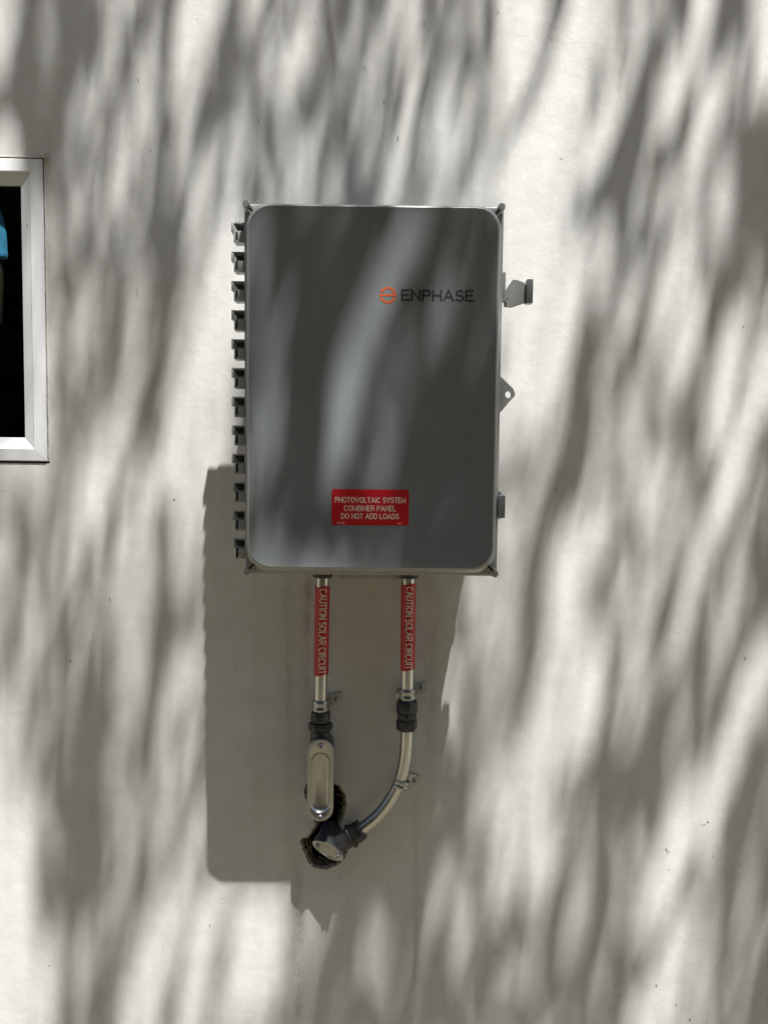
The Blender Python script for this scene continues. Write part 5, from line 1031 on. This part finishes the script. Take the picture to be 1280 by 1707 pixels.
def on_view(p):
    """where the shadow of p lands on the wall, and whether that is inside the pictured stretch"""
    w = p - SUN * (p.y / SUN.y)
    return -.74 < w.x < .80 and .45 < w.z < 2.36
CC = Vector((1.0, -1.9, 5.7))
extra = 0
while extra < 7500:
    q = Vector((rl_.uniform(-1, 1), rl_.uniform(-1, 1), rl_.uniform(-1, 1)))
    if q.length > 1 or q.length < .25:
        continue
    c = CC + Vector((q.x * 2.9, q.y * 1.75, q.z * 1.5))
    if c.y > -.12 or on_view(c):
        continue
    # clumps and gaps
    g = math.sin(c.x * 4.1 + 1.3 * c.z) + math.sin(c.y * 5.3 - 2.1 * c.x) + math.sin(c.z * 4.7 + c.y * 2.2)
    if g < rl_.uniform(-1.6, .6):
        continue
    n = Vector((rl_.gauss(0, .5), rl_.gauss(0, .5), 1)).normalized()
    s, w = frame_dirs(n)
    a = rl_.uniform(.022, .05)
    add_leaf(c, a, a * rl_.uniform(.32, .52), rl_.uniform(0, 6.28), s, w, n, rl_.uniform(-.3, .3), rl_.uniform(-.3, .3))
    extra += 1
tree = empty('tree', (2.5, -2.7, 0), 'broad-leaved tree outside the picture whose boughs throw the dappled shade on the wall', 'tree')
crown = obj('crown', bm, 'leaf', tree, smooth=0, recalc=False)
crown['kind'] = 'stuff'
bm = bm_new()
def limb(pts, r0, r1, seg=10):
    n = len(pts)
    tube(bm, pts, [r0 + (r1 - r0) * k / (n - 1) for k in range(n)], seg)
T0 = Vector((2.5, -2.7, -.1))
trunk_pts = [T0, T0 + Vector((.02, .02, .9)), Vector((2.42, -2.65, 1.8)), Vector((2.3, -2.6, 2.8)), Vector((2.2, -2.5, 3.7)), Vector((2.1, -2.4, 4.5))]
limb(trunk_pts, .15, .085, 16)
obj('trunk', bm, 'bark', tree)
ends = [Vector(q) for q in ((1.6, -2.3, 5.6), (1.0, -2.4, 5.9), (2.7, -1.6, 5.8), (3.2, -2.5, 5.9), (2.2, -3.2, 6.0), (.0, -2.6, 6.2), (1.8, -1.9, 6.6))]
fork = Vector((2.1, -2.4, 4.5))
for e in ends:
    bm = bm_new()
    mid = fork.lerp(e, .5) + Vector((rl_.uniform(-.12, .12), rl_.uniform(-.12, .12), .18))
    limb([fork, fork.lerp(mid, .5) + Vector((0, 0, .06)), mid, mid.lerp(e, .5) + Vector((0, 0, .04)), e], .055, .014, 8)
    obj('branch', bm, 'bark', tree)
# hair-thin stalks and twigs joining the overhanging leaves to one another
bm = bm_new()
pool = sorted(centres, key=lambda c: c.z)
for i, c in enumerate(pool):
    best = None
    for q in pool[i + 1:i + 260]:
        L2 = (q - c).length
        if L2 > .012 and (best is None or L2 < best[0]):
            best = (L2, q)
    if best:
        tube(bm, [c, c.lerp(best[1], .5) + Vector((0, 0, .004)), best[1]], .0003, 3, False)
obj('twigs', bm, 'bark', tree, smooth=0)['kind'] = 'stuff'

# ------------------------------------------------------------------ hedge across the yard, unseen, added to darken the window reflection and block low sky
bm = bm_new()
for _ in range(17000):
    x = rl_.uniform(-9, 7); z = rl_.uniform(.0, 1) ** .9 * 7.8
    top = 7.1 + .25 * math.sin(x * 1.7) + .12 * math.sin(x * 4.3)
    if z > top:
        continue
    y = -4.9 + .18 * math.sin(x * 3.1 + z * 2) + .14 * math.sin(z * 4 + x) + rl_.uniform(-.5, .12)
    n = Vector((rl_.gauss(0, .6), 1 + rl_.gauss(0, .6), rl_.gauss(.3, .6))).normalized()
    s, w = frame_dirs(n)
    a = rl_.uniform(.07, .15)
    add_leaf(Vector((x, y, z)), a, a * .55, rl_.uniform(0, 6.28), s, w, n, rl_.uniform(-.3, .3), rl_.uniform(-.3, .3))
hedge = empty('hedge', (-1, -5.3, 0), 'tall dense green hedge across the yard, unseen, added to block low sky and darken the window reflection', 'hedge')
obj('foliage', bm, 'hedge_leaf', hedge, smooth=0, recalc=False)['kind'] = 'stuff'
bm = bm_new()
n = 48
ringf = []
for k in range(n + 1):
    x = -9 + 16 * k / n
    top = 6.8 + .25 * math.sin(x * 1.7) + .12 * math.sin(x * 4.3)
    ringf.append([Vector((x, -5.3, 0)), Vector((x, -5.25, top)), Vector((x, -5.6, top + .1)), Vector((x, -5.9, top)), Vector((x, -5.9, 0))])
loft(bm, ringf)
obj('inner_thicket', bm, 'hedge_leaf', hedge)
